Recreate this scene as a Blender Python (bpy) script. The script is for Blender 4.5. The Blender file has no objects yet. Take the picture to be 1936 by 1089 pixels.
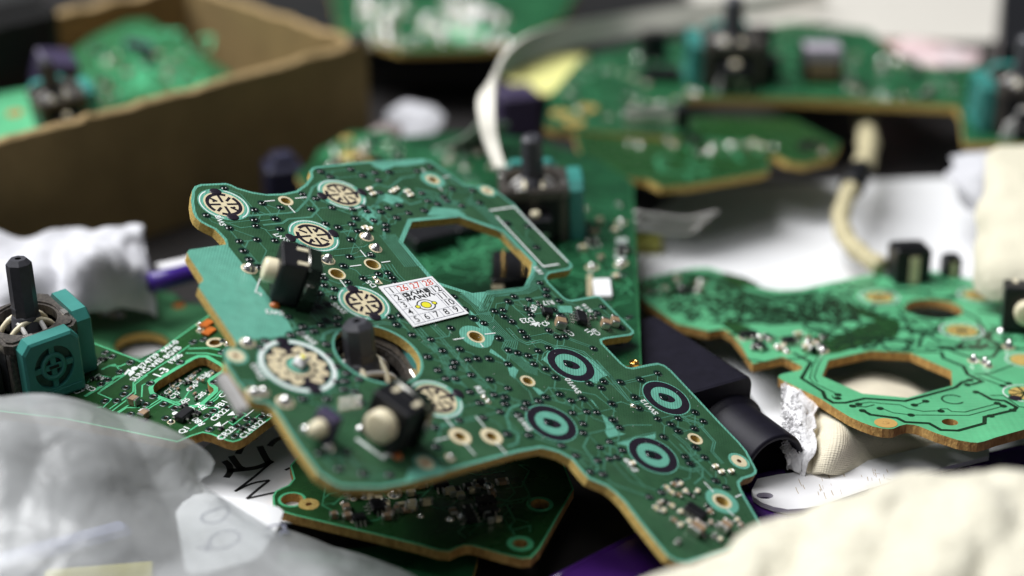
import bpy, math, random
from mathutils import Vector, Matrix, noise
from mathutils.geometry import tessellate_polygon

# ------------------------------------------------------------------ camera, world, lamps, exposure
S = 0.001                      # all lengths below are millimetres
PITCH = math.radians(25.0)
F_PX, W_PX, H_PX = 3435.0, 1936.0, 1089.0
DIST, Z_AIM = 300.0, 28.0
XC = Vector((1, 0, 0))
YC = Vector((0, math.sin(PITCH), math.cos(PITCH)))
ZC = Vector((0, -math.cos(PITCH), math.sin(PITCH)))
CAM = Vector((0, 0, Z_AIM)) + ZC * DIST
FOCUS = 290.0

sc = bpy.context.scene
cd = bpy.data.cameras.new('camera')
cd.sensor_width = 36.0
cd.lens = 36.0 * F_PX / W_PX
cd.clip_start, cd.clip_end = 0.01, 50.0
cd.dof.use_dof = True
cd.dof.focus_distance = FOCUS * S
cd.dof.aperture_fstop = 7.3
cam = bpy.data.objects.new('camera', cd)
sc.collection.objects.link(cam)
cam.matrix_world = Matrix(((XC.x, YC.x, ZC.x, CAM.x * S), (XC.y, YC.y, ZC.y, CAM.y * S), (XC.z, YC.z, ZC.z, CAM.z * S), (0, 0, 0, 1)))
sc.camera = cam

world = bpy.data.worlds.new('World'); sc.world = world; world.use_nodes = True
bg = world.node_tree.nodes['Background']
bg.inputs[0].default_value = (0.86, 0.93, 1.0, 1); bg.inputs[1].default_value = 0.06

def area_lamp(name, loc, target, sx, sy, power, col):
    l = bpy.data.lights.new(name, 'AREA'); l.shape = 'RECTANGLE'; l.size = sx; l.size_y = sy; l.energy = power; l.color = col
    o = bpy.data.objects.new(name, l); sc.collection.objects.link(o)
    o.location = loc
    o.rotation_euler = (Vector(target) - Vector(loc)).to_track_quat('-Z', 'Y').to_euler()
    return o
area_lamp('ceiling_lamp', (-0.47, 0.21, 0.88), (0, 0.05, 0), 0.36, 0.9, 17.5, (0.985, 0.99, 1.0))
area_lamp('fill_lamp', (-0.30, -0.30, 0.80), (0.02, 0.0, 0), 0.50, 0.20, 1.8, (0.97, 0.98, 1.0))  # fill light added in front to soften the shade; no bench lamp stands there

sc.view_settings.view_transform = 'Standard'; sc.view_settings.look = 'None'
sc.view_settings.exposure = 0.0; sc.view_settings.gamma = 1.0; sc.view_settings.use_curve_mapping = False
sc.render.engine = 'CYCLES'
sc.cycles.use_denoising = True
sc.cycles.max_bounces = 8; sc.cycles.transparent_max_bounces = 16
sc.cycles.sample_clamp_indirect = 6.0

rnd = random.Random(7)

# ------------------------------------------------------------------ pixels to places
def ray(px, py):
    return XC * ((px - W_PX / 2) / F_PX) - YC * ((py - H_PX / 2) / F_PX) - ZC
def P(px, py, depth):          # the point seen at a pixel at that depth in front of the camera
    return CAM + ray(px, py) * depth
def PZ(px, py, z):             # ... on the level plane at height z
    d = ray(px, py)
    return CAM + d * ((z - CAM.z) / d.z)
def cz(ox, oy, s, pts):        # enlarged-detail coordinates to photo pixels
    return [(ox + x / s, oy + y / s) for x, y in pts]

class Frame:
    """a board's own axes: origin, ex to the right, ey away, ez its normal"""
    def __init__(self, origin, normal):
        self.o = origin.copy(); self.ez = normal.normalized()
        self.ex = (XC - self.ez * XC.dot(self.ez)).normalized()
        self.ey = self.ez.cross(self.ex)
    def loc(self, px, py, h=0.0):
        d = ray(px, py)
        t = ((self.o + self.ez * h) - CAM).dot(self.ez) / d.dot(self.ez)
        q = CAM + d * t - self.o
        return Vector((q.dot(self.ex), q.dot(self.ey)))
    def locs(self, pts, h=0.0):
        return [self.loc(x, y, h) for x, y in pts]
    def matrix(self):
        a, b, c, o = self.ex, self.ey, self.ez, self.o * S
        return Matrix(((a.x, b.x, c.x, o.x), (a.y, b.y, c.y, o.y), (a.z, b.z, c.z, o.z), (0, 0, 0, 1)))

# ------------------------------------------------------------------ materials
MATS = {}
def mat(name, col, rough=0.5, metal=0.0, spec=0.5, var=0.0, vscale=0.3, col2=None, bump=0.0, bscale=3.0, weave=0.0, wscale=2.3,
        trans=0.0, coat=0.0, sub=0.0, aniso=None, rvar=0.0, sheen=0.0, uv=False):
    if name in MATS: return MATS[name]
    m = bpy.data.materials.new(name); m.use_nodes = True
    nt = m.node_tree; N = nt.nodes; L = nt.links
    b = N['Principled BSDF']
    b.inputs['Base Color'].default_value = (*col, 1); b.inputs['Roughness'].default_value = rough
    b.inputs['Metallic'].default_value = metal; b.inputs['Specular IOR Level'].default_value = spec
    if trans: b.inputs['Transmission Weight'].default_value = trans
    if coat: b.inputs['Coat Weight'].default_value = coat; b.inputs['Coat Roughness'].default_value = 0.12
    if sheen: b.inputs['Sheen Weight'].default_value = sheen
    if sub:
        b.inputs['Subsurface Weight'].default_value = sub; b.inputs['Subsurface Radius'].default_value = (0.003, 0.0025, 0.002)
        b.inputs['Subsurface Scale'].default_value = 1.0
    tc = N.new('ShaderNodeTexCoord')
    mp = N.new('ShaderNodeVectorMath'); mp.operation = 'SCALE'; mp.inputs['Scale'].default_value = 1000.0
    L.new(tc.outputs['UV' if uv else 'Object'], mp.inputs[0])
    vec = mp.outputs[0]
    if aniso:
        mm = N.new('ShaderNodeVectorMath'); mm.operation = 'MULTIPLY'; mm.inputs[1].default_value = aniso
        L.new(vec, mm.inputs[0]); vec = mm.outputs[0]
    if var or col2:
        n = N.new('ShaderNodeTexNoise'); n.inputs['Scale'].default_value = vscale; n.inputs['Detail'].default_value = 5.0; n.inputs['Roughness'].default_value = 0.62
        L.new(vec, n.inputs['Vector'])
        r = N.new('ShaderNodeMapRange'); r.inputs['From Min'].default_value = 0.3; r.inputs['From Max'].default_value = 0.7
        L.new(n.outputs['Fac'], r.inputs['Value'])
        mx = N.new('ShaderNodeMix'); mx.data_type = 'RGBA'
        c2 = col2 if col2 else tuple(min(1, c * (1 + var)) for c in col)
        c1 = col if col2 else tuple(c * (1 - var) for c in col)
        mx.inputs['A'].default_value = (*c1, 1); mx.inputs['B'].default_value = (*c2, 1)
        L.new(r.outputs[0], mx.inputs['Factor']); L.new(mx.outputs['Result'], b.inputs['Base Color'])
        if rvar:
            r2 = N.new('ShaderNodeMapRange'); r2.inputs['To Min'].default_value = max(0.02, rough - rvar); r2.inputs['To Max'].default_value = rough + rvar
            n2 = N.new('ShaderNodeTexNoise'); n2.inputs['Scale'].default_value = 0.13; n2.inputs['Detail'].default_value = 6.0
            L.new(vec, n2.inputs['Vector']); L.new(n2.outputs['Fac'], r2.inputs['Value'])
            r2.inputs['From Min'].default_value = 0.3; r2.inputs['From Max'].default_value = 0.7
            L.new(r2.outputs[0], b.inputs['Roughness'])
    prev = None
    if bump:
        n = N.new('ShaderNodeTexNoise'); n.inputs['Scale'].default_value = bscale; n.inputs['Detail'].default_value = 4.0
        L.new(vec, n.inputs['Vector'])
        bp = N.new('ShaderNodeBump'); bp.inputs['Strength'].default_value = 1.0; bp.inputs['Distance'].default_value = bump * S
        L.new(n.outputs['Fac'], bp.inputs['Height']); prev = bp
    if weave:
        sx = N.new('ShaderNodeSeparateXYZ'); L.new(vec, sx.inputs[0])
        sins = []
        for ax in ('X', 'Y'):
            mu = N.new('ShaderNodeMath'); mu.operation = 'MULTIPLY'; mu.inputs[1].default_value = wscale * math.tau
            L.new(sx.outputs[ax], mu.inputs[0])
            si = N.new('ShaderNodeMath'); si.operation = 'SINE'; L.new(mu.outputs[0], si.inputs[0]); sins.append(si)
        ad = N.new('ShaderNodeMath'); ad.operation = 'ADD'; L.new(sins[0].outputs[0], ad.inputs[0]); L.new(sins[1].outputs[0], ad.inputs[1])
        bp = N.new('ShaderNodeBump'); bp.inputs['Strength'].default_value = 1.0; bp.inputs['Distance'].default_value = weave * S
        L.new(ad.outputs[0], bp.inputs['Height'])
        if prev: L.new(prev.outputs[0], bp.inputs['Normal'])
        prev = bp
    if prev: L.new(prev.outputs[0], b.inputs['Normal'])
    MATS[name] = m
    return m

M_MASK = mat('teal_solder_mask', (0.125, 0.38, 0.285), 0.36, var=0.13, vscale=0.5, weave=0.012, wscale=2.2, rvar=0.10)
M_POUR = mat('dark_green_solder_mask', (0.031, 0.091, 0.043), 0.30, var=0.24, vscale=0.18, bump=0.008, bscale=1.4, weave=0.006, wscale=2.2, rvar=0.2)
M_TRACE = mat('trace_under_mask', (0.072, 0.225, 0.155), 0.34, var=0.2, vscale=0.6)
M_EDGE = mat('board_edge_fibre', (0.38, 0.235, 0.046), 0.85, col2=(0.62, 0.455, 0.14), vscale=1.8, bump=0.15, bscale=5)
M_EDGE2 = mat('board_edge_brown', (0.25, 0.115, 0.022), 0.85, col2=(0.60, 0.37, 0.11), vscale=1.1, bump=0.2, bscale=3.4, aniso=(1, 1, 0.45))
M_BACK = mat('board_back', (0.02, 0.08, 0.03), 0.5)
M_MINT = mat('mint_solder_mask', (0.085, 0.46, 0.22), 0.36, var=0.12, vscale=0.4, weave=0.006, wscale=1.2)
M_LPOUR = mat('deep_green_solder_mask', (0.014, 0.064, 0.016), 0.28, var=0.25, vscale=0.3, bump=0.006, rvar=0.1)
M_RGREEN = mat('bright_green_solder_mask', (0.105, 0.42, 0.205), 0.34, var=0.16, vscale=0.10, weave=0.008, wscale=0.9, rvar=0.08)
M_RTRACE = mat('black_green_trace', (0.008, 0.030, 0.012), 0.25)
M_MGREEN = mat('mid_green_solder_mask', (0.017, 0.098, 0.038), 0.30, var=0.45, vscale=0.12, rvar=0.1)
M_BTRACE = mat('green_track', (0.040, 0.21, 0.095), 0.34, var=0.3, vscale=0.4)
M_CLIP = mat('dull_silver', (0.72, 0.70, 0.68), 0.45, metal=0.6, var=0.1)
M_VIA = mat('via_mask', (0.003, 0.010, 0.009), 0.14, spec=0.7)
M_HALO = mat('via_halo', (0.010, 0.034, 0.024), 0.26)
M_MATTE = mat('matte_blue_black_plastic', (0.009, 0.008, 0.015), 0.5, spec=0.22, var=0.2, vscale=0.5, bump=0.015, bscale=4)
M_PIT = mat('via_pit', (0.02, 0.008, 0.004), 0.2, metal=0.4)
M_COPPER = mat('bare_copper', (0.75, 0.28, 0.08), 0.28, metal=1.0, var=0.3, vscale=2)
M_CREAM = mat('cream_contact', (0.68, 0.59, 0.39), 0.42, var=0.10, vscale=0.8, bump=0.01)
M_CARBON = mat('carbon_ink', (0.014, 0.010, 0.018), 0.38, var=0.3, vscale=1.5, bump=0.012, bscale=6)
M_SILK = mat('white_silkscreen', (0.74, 0.78, 0.76), 0.6, var=0.08, vscale=3)
M_SOLDER = mat('solder', (0.86, 0.84, 0.82), 0.24, metal=1.0, bump=0.05, bscale=2.0)
M_TIN = mat('tinned_metal', (0.70, 0.68, 0.64), 0.32, metal=1.0, var=0.2, vscale=1.5, bump=0.01, bscale=2)
M_GOLD = mat('gold_plating', (0.90, 0.60, 0.20), 0.2, metal=1.0)
M_BLACK = mat('black_plastic', (0.010, 0.010, 0.012), 0.38, spec=0.35, var=0.3, vscale=0.6, bump=0.012, bscale=4)
M_SMOKE = mat('smoky_plastic', (0.015, 0.026, 0.018), 0.22, trans=0.35)
M_BUTTON = mat('cream_plastic', (0.76, 0.68, 0.48), 0.36, var=0.06, vscale=0.5, sub=0.1)
M_STICK = mat('grey_black_plastic', (0.055, 0.055, 0.064), 0.40, var=0.15, vscale=0.8, bump=0.01, bscale=5)
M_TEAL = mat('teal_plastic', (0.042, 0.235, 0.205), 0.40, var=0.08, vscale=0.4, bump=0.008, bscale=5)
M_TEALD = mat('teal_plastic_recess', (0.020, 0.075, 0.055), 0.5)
M_FRAME = mat('scuffed_dark_metal', (0.045, 0.042, 0.042), 0.38, metal=0.5, col2=(0.16, 0.14, 0.12), vscale=1.6, bump=0.04, bscale=2.4)
M_WHITEPL = mat('white_nylon', (0.72, 0.70, 0.67), 0.4, var=0.06)
M_STICKER = mat('sticker_paper', (0.82, 0.82, 0.83), 0.5, var=0.02, bump=0.006, bscale=1)
M_INK = mat('black_ink', (0.012, 0.012, 0.014), 0.5)
M_NAVY = mat('navy_ink', (0.03, 0.03, 0.08), 0.5)
M_RED = mat('red_ink', (0.58, 0.075, 0.045), 0.5)
M_YELLOW = mat('yellow_ink', (0.80, 0.74, 0.035), 0.5)
M_CERAM = mat('capacitor_ceramic', (0.30, 0.20, 0.12), 0.45, var=0.2, vscale=1.5)
M_ORANGE = mat('flux_orange', (0.50, 0.13, 0.02), 0.3, var=0.3, vscale=1)
M_CARD = mat('cardboard', (0.27, 0.19, 0.078), 0.9, var=0.16, vscale=0.10, bump=0.05, bscale=1.6, aniso=(1, 1, 1))
M_CARDEDGE = mat('cardboard_edge', (0.40, 0.28, 0.13), 0.9, var=0.3, vscale=0.6, bump=0.3, bscale=1.2)
M_TISSUE = mat('white_tissue', (0.57, 0.57, 0.60), 0.75, var=0.03, vscale=0.2, bump=0.05, bscale=0.5)
M_PAPER = mat('white_paper', (0.80, 0.80, 0.81), 0.6, var=0.02, vscale=0.1, bump=0.01)
M_TOWEL = mat('cream_terry', (0.74, 0.70, 0.56), 0.95, var=0.13, vscale=0.22, bump=0.5, bscale=0.9, sheen=0.3)
M_CLOTH = mat('cream_woven_cloth', (0.78, 0.71, 0.55), 0.95, var=0.08, vscale=0.2, weave=0.018, wscale=3.6, bump=0.10, bscale=2, uv=True)
M_TERRY = mat('white_terry', (0.88, 0.87, 0.88), 0.95, var=0.06, vscale=0.6, bump=0.3, bscale=1.6)
M_PURPLE = mat('purple_plastic', (0.062, 0.015, 0.155), 0.22, var=0.12, vscale=0.08, coat=0.3)
M_STRAP = mat('scratched_white_plastic', (0.80, 0.79, 0.80), 0.4, var=0.03, vscale=0.2)
M_SCRATCH = mat('brown_scratch', (0.42, 0.33, 0.22), 0.7)
M_TABLE = mat('dark_bench_top', (0.020, 0.018, 0.018), 0.45, var=0.3, vscale=0.05, bump=0.02, bscale=0.6)
M_RIBBON = mat('off_white_ribbon', (0.76, 0.73, 0.64), 0.45, var=0.05, vscale=0.1)
M_BEIGE = mat('beige_case_plastic', (0.62, 0.59, 0.53), 0.75, var=0.10, vscale=0.9, bump=0.12, bscale=1.2)
M_CORD = mat('cream_cord', (0.52, 0.46, 0.28), 0.8, var=0.25, vscale=0.8, bump=0.1, bscale=2)
M_YNOTE = mat('yellow_paper', (0.80, 0.78, 0.30), 0.6, var=0.03)
M_DPURPLE = mat('dusky_purple_plastic', (0.050, 0.038, 0.085), 0.5, var=0.1)
M_PINK = mat('red_print', (0.62, 0.10, 0.07), 0.5, col2=(0.75, 0.45, 0.45), vscale=0.2)

# ------------------------------------------------------------------ meshes
class MB:
    def __init__(self): self.v, self.f, self.m, self.s = [], [], [], []; self.uv = None
    def add(self, vs, fs, mi=0, smooth=False, mx=None):
        o = len(self.v)
        for p in vs:
            q = Vector((p[0], p[1], p[2] if len(p) > 2 else 0))
            self.v.append(mx @ q if mx else q)
        for i, f in enumerate(fs):
            self.f.append([o + k for k in f]); self.m.append(mi[i] if isinstance(mi, list) else mi); self.s.append(smooth)
        return self
    def box(self, lo, hi, mi=0, mx=None, bev=0.0):
        x0, y0, z0 = lo; x1, y1, z1 = hi
        if bev <= 0:
            vs = [(x0,y0,z0),(x1,y0,z0),(x1,y1,z0),(x0,y1,z0),(x0,y0,z1),(x1,y0,z1),(x1,y1,z1),(x0,y1,z1)]
            return self.add(vs, [(3,2,1,0),(4,5,6,7),(0,1,5,4),(1,2,6,5),(2,3,7,6),(3,0,4,7)], mi, False, mx)
        b = min(bev, (x1-x0)/2.1, (y1-y0)/2.1, (z1-z0)/2.1)
        rings = []
        for z, i in ((z0, b), (z0 + b, 0), (z1 - b, 0), (z1, b)):
            c = b if i == 0 else b * 0.6
            X0, X1, Y0, Y1 = x0 + i, x1 - i, y0 + i, y1 - i
            rings.append([(X0+c,Y0,z),(X1-c,Y0,z),(X1,Y0+c,z),(X1,Y1-c,z),(X1-c,Y1,z),(X0+c,Y1,z),(X0,Y1-c,z),(X0,Y0+c,z)])
        vs = [p for r in rings for p in r]; fs = [tuple(range(7, -1, -1)), tuple(range(24, 32))]
        for k in range(3):
            for j in range(8):
                a, c = k*8+j, k*8+(j+1) % 8
                fs.append((a, c, c+8, a+8))
        return self.add(vs, fs, mi, False, mx)
    def lathe(self, prof, n=16, mi=0, mx=None, smooth=True, a0=0.0, cap=False):
        vs = []; fs = []
        for r, z in prof:
            for k in range(n):
                a = a0 + math.tau * k / n
                vs.append((r*math.cos(a), r*math.sin(a), z))
        for i in range(len(prof) - 1):
            for k in range(n):
                a, c = i*n+k, i*n+(k+1) % n
                fs.append((a, c, c+n, a+n))
        mil = [mi[min(i, len(mi)-1)] for i in range(len(prof)-1) for k in range(n)] if isinstance(mi, list) else mi
        self.add(vs, fs, mil, smooth, mx)
        if cap:
            o = len(self.v) - len(vs)
            self.f.append([o + (len(prof)-1)*n + k for k in range(n)]); self.m.append(mi[-1] if isinstance(mi, list) else mi); self.s.append(False)
        return self
    def tube(self, pts, r, n=8, mi=0, caps=True, flat=None, up=Vector((0, 0, 1))):
        """round tube along pts; flat=(w,t) makes it a flat band instead"""
        pts = [Vector(p) for p in pts]; vs = []; fs = []
        for i, p in enumerate(pts):
            d = (pts[min(i+1, len(pts)-1)] - pts[max(i-1, 0)]).normalized()
            a = d.cross(up)
            if a.length < 1e-4: a = d.cross(Vector((1, 0, 0)))
            a.normalize(); b = a.cross(d)
            ri = r[i] if isinstance(r, (list, tuple)) else r
            if flat:
                w, t = flat
                for sx, sz in ((-1,-1),(1,-1),(1,1),(-1,1)): vs.append(p + a*(sx*w/2) + b*(sz*t/2))
            else:
                for k in range(n):
                    an = math.tau*k/n
                    vs.append(p + (a*math.cos(an) + b*math.sin(an))*ri)
        m = 4 if flat else n
        for i in range(len(pts)-1):
            for k in range(m):
                q, c = i*m+k, i*m+(k+1) % m
                fs.append((q, c, c+m, q+m))
        if caps:
            fs.append(tuple(range(m-1, -1, -1))); fs.append(tuple(range((len(pts)-1)*m, len(pts)*m)))
        return self.add(vs, fs, mi, not flat)
    def poly(self, loops, z, mi=0, up=True):
        L3 = [[Vector((p[0], p[1], 0)) for p in l] for l in loops]
        flat = [p for l in L3 for p in l]
        fs = []
        for t in tessellate_polygon(L3):
            a, b, c = (flat[i] for i in t)
            nz = (b - a).cross(c - a).z
            if abs(nz) < 1e-12: continue
            fs.append(tuple(t) if (nz > 0) == up else tuple(reversed(t)))
        return self.add([(p.x, p.y, z) for p in flat], fs, mi)
    def slab(self, loops, z0, z1, mt=0, ms=1, mb=2, chamfer=0.0):
        self.poly(loops, z1, mt, True); self.poly(loops, z0, mb, False)
        for li, l in enumerate(loops):
            n = len(l); ccw = sum(l[i][0]*l[(i+1) % n][1] - l[(i+1) % n][0]*l[i][1] for i in range(n)) > 0
            if ccw != (li == 0): l = list(reversed(l))
            vs = [(p[0], p[1], z0) for p in l] + [(p[0], p[1], z1) for p in l]
            self.add(vs, [(i, (i+1) % n, n+(i+1) % n, n+i) for i in range(n)], ms)
        return self
    def stroke(self, pts, w, z, mi=0, closed=False):
        pts = [Vector((p[0], p[1])) for p in pts]
        q = [pts[0]]
        for p in pts[1:]:
            if (p - q[-1]).length > 1e-3: q.append(p)
        pts = q; n = len(pts)
        if n < 2: return self
        vs = []
        for i in range(n):
            a = pts[i-1] if (i > 0 or closed) else None
            b = pts[(i+1) % n] if (i < n-1 or closed) else None
            d1 = (pts[i] - a).normalized() if a is not None else None
            d2 = (b - pts[i]).normalized() if b is not None else None
            if d1 is None: d1 = d2
            if d2 is None: d2 = d1
            t = d1 + d2
            t = t.normalized() if t.length > 1e-4 else d1
            nn = Vector((-t.y, t.x)); c = max(0.45, nn.dot(Vector((-d1.y, d1.x))))
            e = nn * (w/2/c)
            vs += [(pts[i].x + e.x, pts[i].y + e.y, z), (pts[i].x - e.x, pts[i].y - e.y, z)]
        fs = [(2*i+1, 2*i+3, 2*i+2, 2*i) for i in range(n-1)]
        if closed: fs.append((2*n-1, 1, 0, 2*n-2))
        return self.add(vs, fs, mi)
    def disc(self, c, r, z, mi=0, n=28, ry=None, rot=0.0):
        ry = ry or r; ca, sa = math.cos(rot), math.sin(rot)
        vs = []
        for k in range(n):
            x, y = r*math.cos(math.tau*k/n), ry*math.sin(math.tau*k/n)
            vs.append((c[0] + x*ca - y*sa, c[1] + x*sa + y*ca, z))
        return self.add(vs, [tuple(range(n))], mi)
    def ring(self, c, r0, r1, z, mi=0, n=40, a0=0.0, a1=math.tau):
        full = abs(a1 - a0 - math.tau) < 1e-6; k1 = n if full else n + 1
        vs = []
        for k in range(k1):
            a = a0 + (a1 - a0)*k/n
            vs += [(c[0]+r0*math.cos(a), c[1]+r0*math.sin(a), z), (c[0]+r1*math.cos(a), c[1]+r1*math.sin(a), z)]
        fs = []
        for k in range(n):
            a, b = k, (k+1) % k1
            fs.append((2*a, 2*a+1, 2*b+1, 2*b))
        return self.add(vs, fs, mi)
    def mesh(self, name, mats):
        me = bpy.data.meshes.new(name)
        me.from_pydata([(p.x*S, p.y*S, p.z*S) for p in self.v], [], self.f)
        for m in (mats if isinstance(mats, (list, tuple)) else [mats]): me.materials.append(m)
        for p, mi, s in zip(me.polygons, self.m, self.s): p.material_index = mi; p.use_smooth = s
        if self.uv:
            ul = me.uv_layers.new(name='UVMap')
            for lp in me.loops: ul.data[lp.index].uv = self.uv[lp.vertex_index]
        me.update()
        return me
    def build(self, name, mats, parent=None):
        return link(name, self.mesh(name, mats), parent)

def link(name, data, parent=None, loc=None, rotz=0.0, matrix=None):
    o = bpy.data.objects.new(name, data)
    sc.collection.objects.link(o)
    if parent is not None: o.parent = parent
    if loc is not None: o.location = Vector((loc[0], loc[1], loc[2] if len(loc) > 2 else 0)) * S
    if rotz: o.rotation_euler = (0, 0, rotz)
    if matrix is not None: o.matrix_local = matrix
    return o
def tag(o, label, cat, group=None):
    o['label'] = label; o['category'] = cat
    if group: o['group'] = group
    return o
def thing(name, label, cat, frame=None, at=None, rotz=0.0, group=None):
    o = link(name, None)
    o.empty_display_size = 0.005
    if frame is not None: o.matrix_world = frame.matrix()
    else:
        o.location = Vector(at) * S; o.rotation_euler = (0, 0, rotz)
    return tag(o, label, cat, group)

def inset(loop, d):
    n = len(loop); area = sum(loop[i][0]*loop[(i+1) % n][1] - loop[(i+1) % n][0]*loop[i][1] for i in range(n))
    sg = 1 if area > 0 else -1; out = []
    for i in range(n):
        a, p, b = (Vector(loop[k % n]) for k in (i-1, i, i+1))
        d1, d2 = (p-a).normalized(), (b-p).normalized()
        t = d1 + d2; t = t.normalized() if t.length > 1e-3 else d1
        nn = Vector((-t.y, t.x)) * sg; c = max(0.55, nn.dot(Vector((-d1.y, d1.x)) * sg))
        out.append(p + nn*(d/c))
    return out
def circle(c, r, n=28):
    return [Vector((c[0] + r*math.cos(math.tau*k/n), c[1] + r*math.sin(math.tau*k/n))) for k in range(n)]
def smooth_line(pts, k=3, closed=False):
    """Catmull-Rom through points of any dimension"""
    pts = [Vector(p) for p in pts]; n = len(pts); out = []
    for i in range(n if closed else n-1):
        if closed: p0, p1, p2, p3 = (pts[(i+j) % n] for j in (-1, 0, 1, 2))
        else: p0, p1, p2, p3 = pts[max(i-1, 0)], pts[i], pts[i+1], pts[min(i+2, n-1)]
        for j in range(k):
            t = j/k
            out.append(0.5*((2*p1) + (p2-p0)*t + (2*p0-5*p1+4*p2-p3)*t*t + (3*p1-p0-3*p2+p3)*t**3))
    if not closed: out.append(pts[-1])
    return out

# lettering: the built-in font turned into flat faces
_txt = {}
def text_faces(s, bold=0.0):
    key = (s, bold)
    if key not in _txt:
        cu = bpy.data.curves.new('lettering', 'FONT'); cu.body = s; cu.size = 1.0; cu.resolution_u = 3; cu.offset = bold
        cu.align_x = 'CENTER'; cu.align_y = 'CENTER'
        ob = bpy.data.objects.new('lettering_source', cu); sc.collection.objects.link(ob)
        me = ob.to_mesh()
        vs = [v.co.copy() for v in me.vertices]; fs = [tuple(p.vertices) for p in me.polygons]
        ob.to_mesh_clear(); bpy.data.objects.remove(ob); bpy.data.curves.remove(cu)
        _txt[key] = (vs, fs)
    return _txt[key]
def lettering(mb, s, c, h, ang, z, mi=0, sx=1.0, bold=0.015):
    """text centred at local point c, letter height h, reading along angle ang"""
    vs, fs = text_faces(s, bold)
    k = h / 0.70; ca, sa = math.cos(ang), math.sin(ang)
    return mb.add([(c[0] + (v.x*sx*ca - v.y*sa)*k, c[1] + (v.x*sx*sa + v.y*ca)*k, z) for v in vs], fs, mi)

# shared pieces
_via = MB().lathe([(0.90,0.0),(0.85,0.02),(0.62,0.025)], 16, [1]); _via.lathe([(0.60,0.022),(0.55,0.045),(0.47,0.125),(0.41,0.145),(0.33,0.13),(0.26,0.08),(0.18,0.03)], 16, [0])
_via.disc((0,0), 0.185, 0.03, 2, 8)
VIA = _via.mesh('via', [M_VIA, M_HALO, M_PIT])
_via = MB().lathe([(0.80,0.0),(0.76,0.05),(0.62,0.09),(0.50,0.10),(0.40,0.06),(0.34,0.03)], 14, [0])
_via.disc((0,0), 0.345, 0.03, 1, 10)
VIA_FLAT = _via.mesh('via', [M_HALO, M_PIT])
SOLDER = MB().lathe([(1.25,0.02),(1.22,0.10),(0.98,0.40),(0.80,0.75),(0.55,1.02),(0.28,1.18),(0.02,1.22)], 14, 0)
SOLDER.lathe([(1.55,0.02),(1.5,0.06),(1.2,0.07)], 18, 1)
SOLDER = SOLDER.mesh('solder_joint', [M_SOLDER, M_CREAM])
def vias(root, fr, pts, mesh=VIA, h=0.03, mind=0.85, jit=0.12):
    done = []
    for x, y in pts:
        p = fr.loc(x, y)
        if any((p - q).length < mind for q in done): continue
        done.append(p)
        o = link('via', mesh, root, (p.x, p.y, h), rnd.uniform(0, 6.28))
        k = 1.0 + rnd.uniform(-jit, jit*0.6); o.scale = (k, k, 1.0)
    return done
def chip_cap(root, p, ang, l=2.0, w=1.25, h=1.1, z=0.05, name='capacitor', body=None):
    mb = MB(); e = l*0.22
    mb.box((-l/2+e, -w/2+0.02, 0), (l/2-e, w/2-0.02, h-0.02), 0, bev=0.06)
    mb.box((-l/2, -w/2, 0), (-l/2+e, w/2, h), 1, bev=0.12); mb.box((l/2-e, -w/2, 0), (l/2, w/2, h), 1, bev=0.12)
    o = mb.build(name, [body or M_CERAM, M_TIN], root); o.location = (p[0]*S, p[1]*S, z*S); o.rotation_euler = (0, 0, ang)
    return o
def chip(root, p, ang, l, w, h, pins, z=0.05, name='chip'):
    mb = MB(); mb.box((-l/2, -w/2, 0.12), (l/2, w/2, h), 0, bev=0.12)
    o = mb.build(name, M_BLACK, root); o.location = (p[0]*S, p[1]*S, z*S); o.rotation_euler = (0, 0, ang)
    for sgn in (-1, 1):
        for k in range(pins):
            x = (k + 0.5)/pins*l - l/2; t = min(0.16, l/pins*0.27)
            m2 = MB(); y0, y1 = sorted((sgn*w/2, sgn*(w/2+0.35))); m2.box((x-t, y0, h*0.45), (x+t, y1, h*0.58))
            y0, y1 = sorted((sgn*(w/2+0.30), sgn*(w/2+0.45))); m2.box((x-t+0.004, y0, 0.06), (x+t-0.004, y1, h*0.56))
            y0, y1 = sorted((sgn*(w/2+0.35), sgn*(w/2+0.95))); m2.box((x-t+0.008, y0, 0.0), (x+t-0.008, y1, 0.1))
            m2.build('lead', M_TIN, o)
    return o
# ------------------------------------------------------------------ bench top
mb = MB(); mb.box((-420, -330, -20), (420, 520, 0), 0, bev=2)
o = mb.build('bench_top', M_TABLE); o['kind'] = 'structure'

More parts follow.
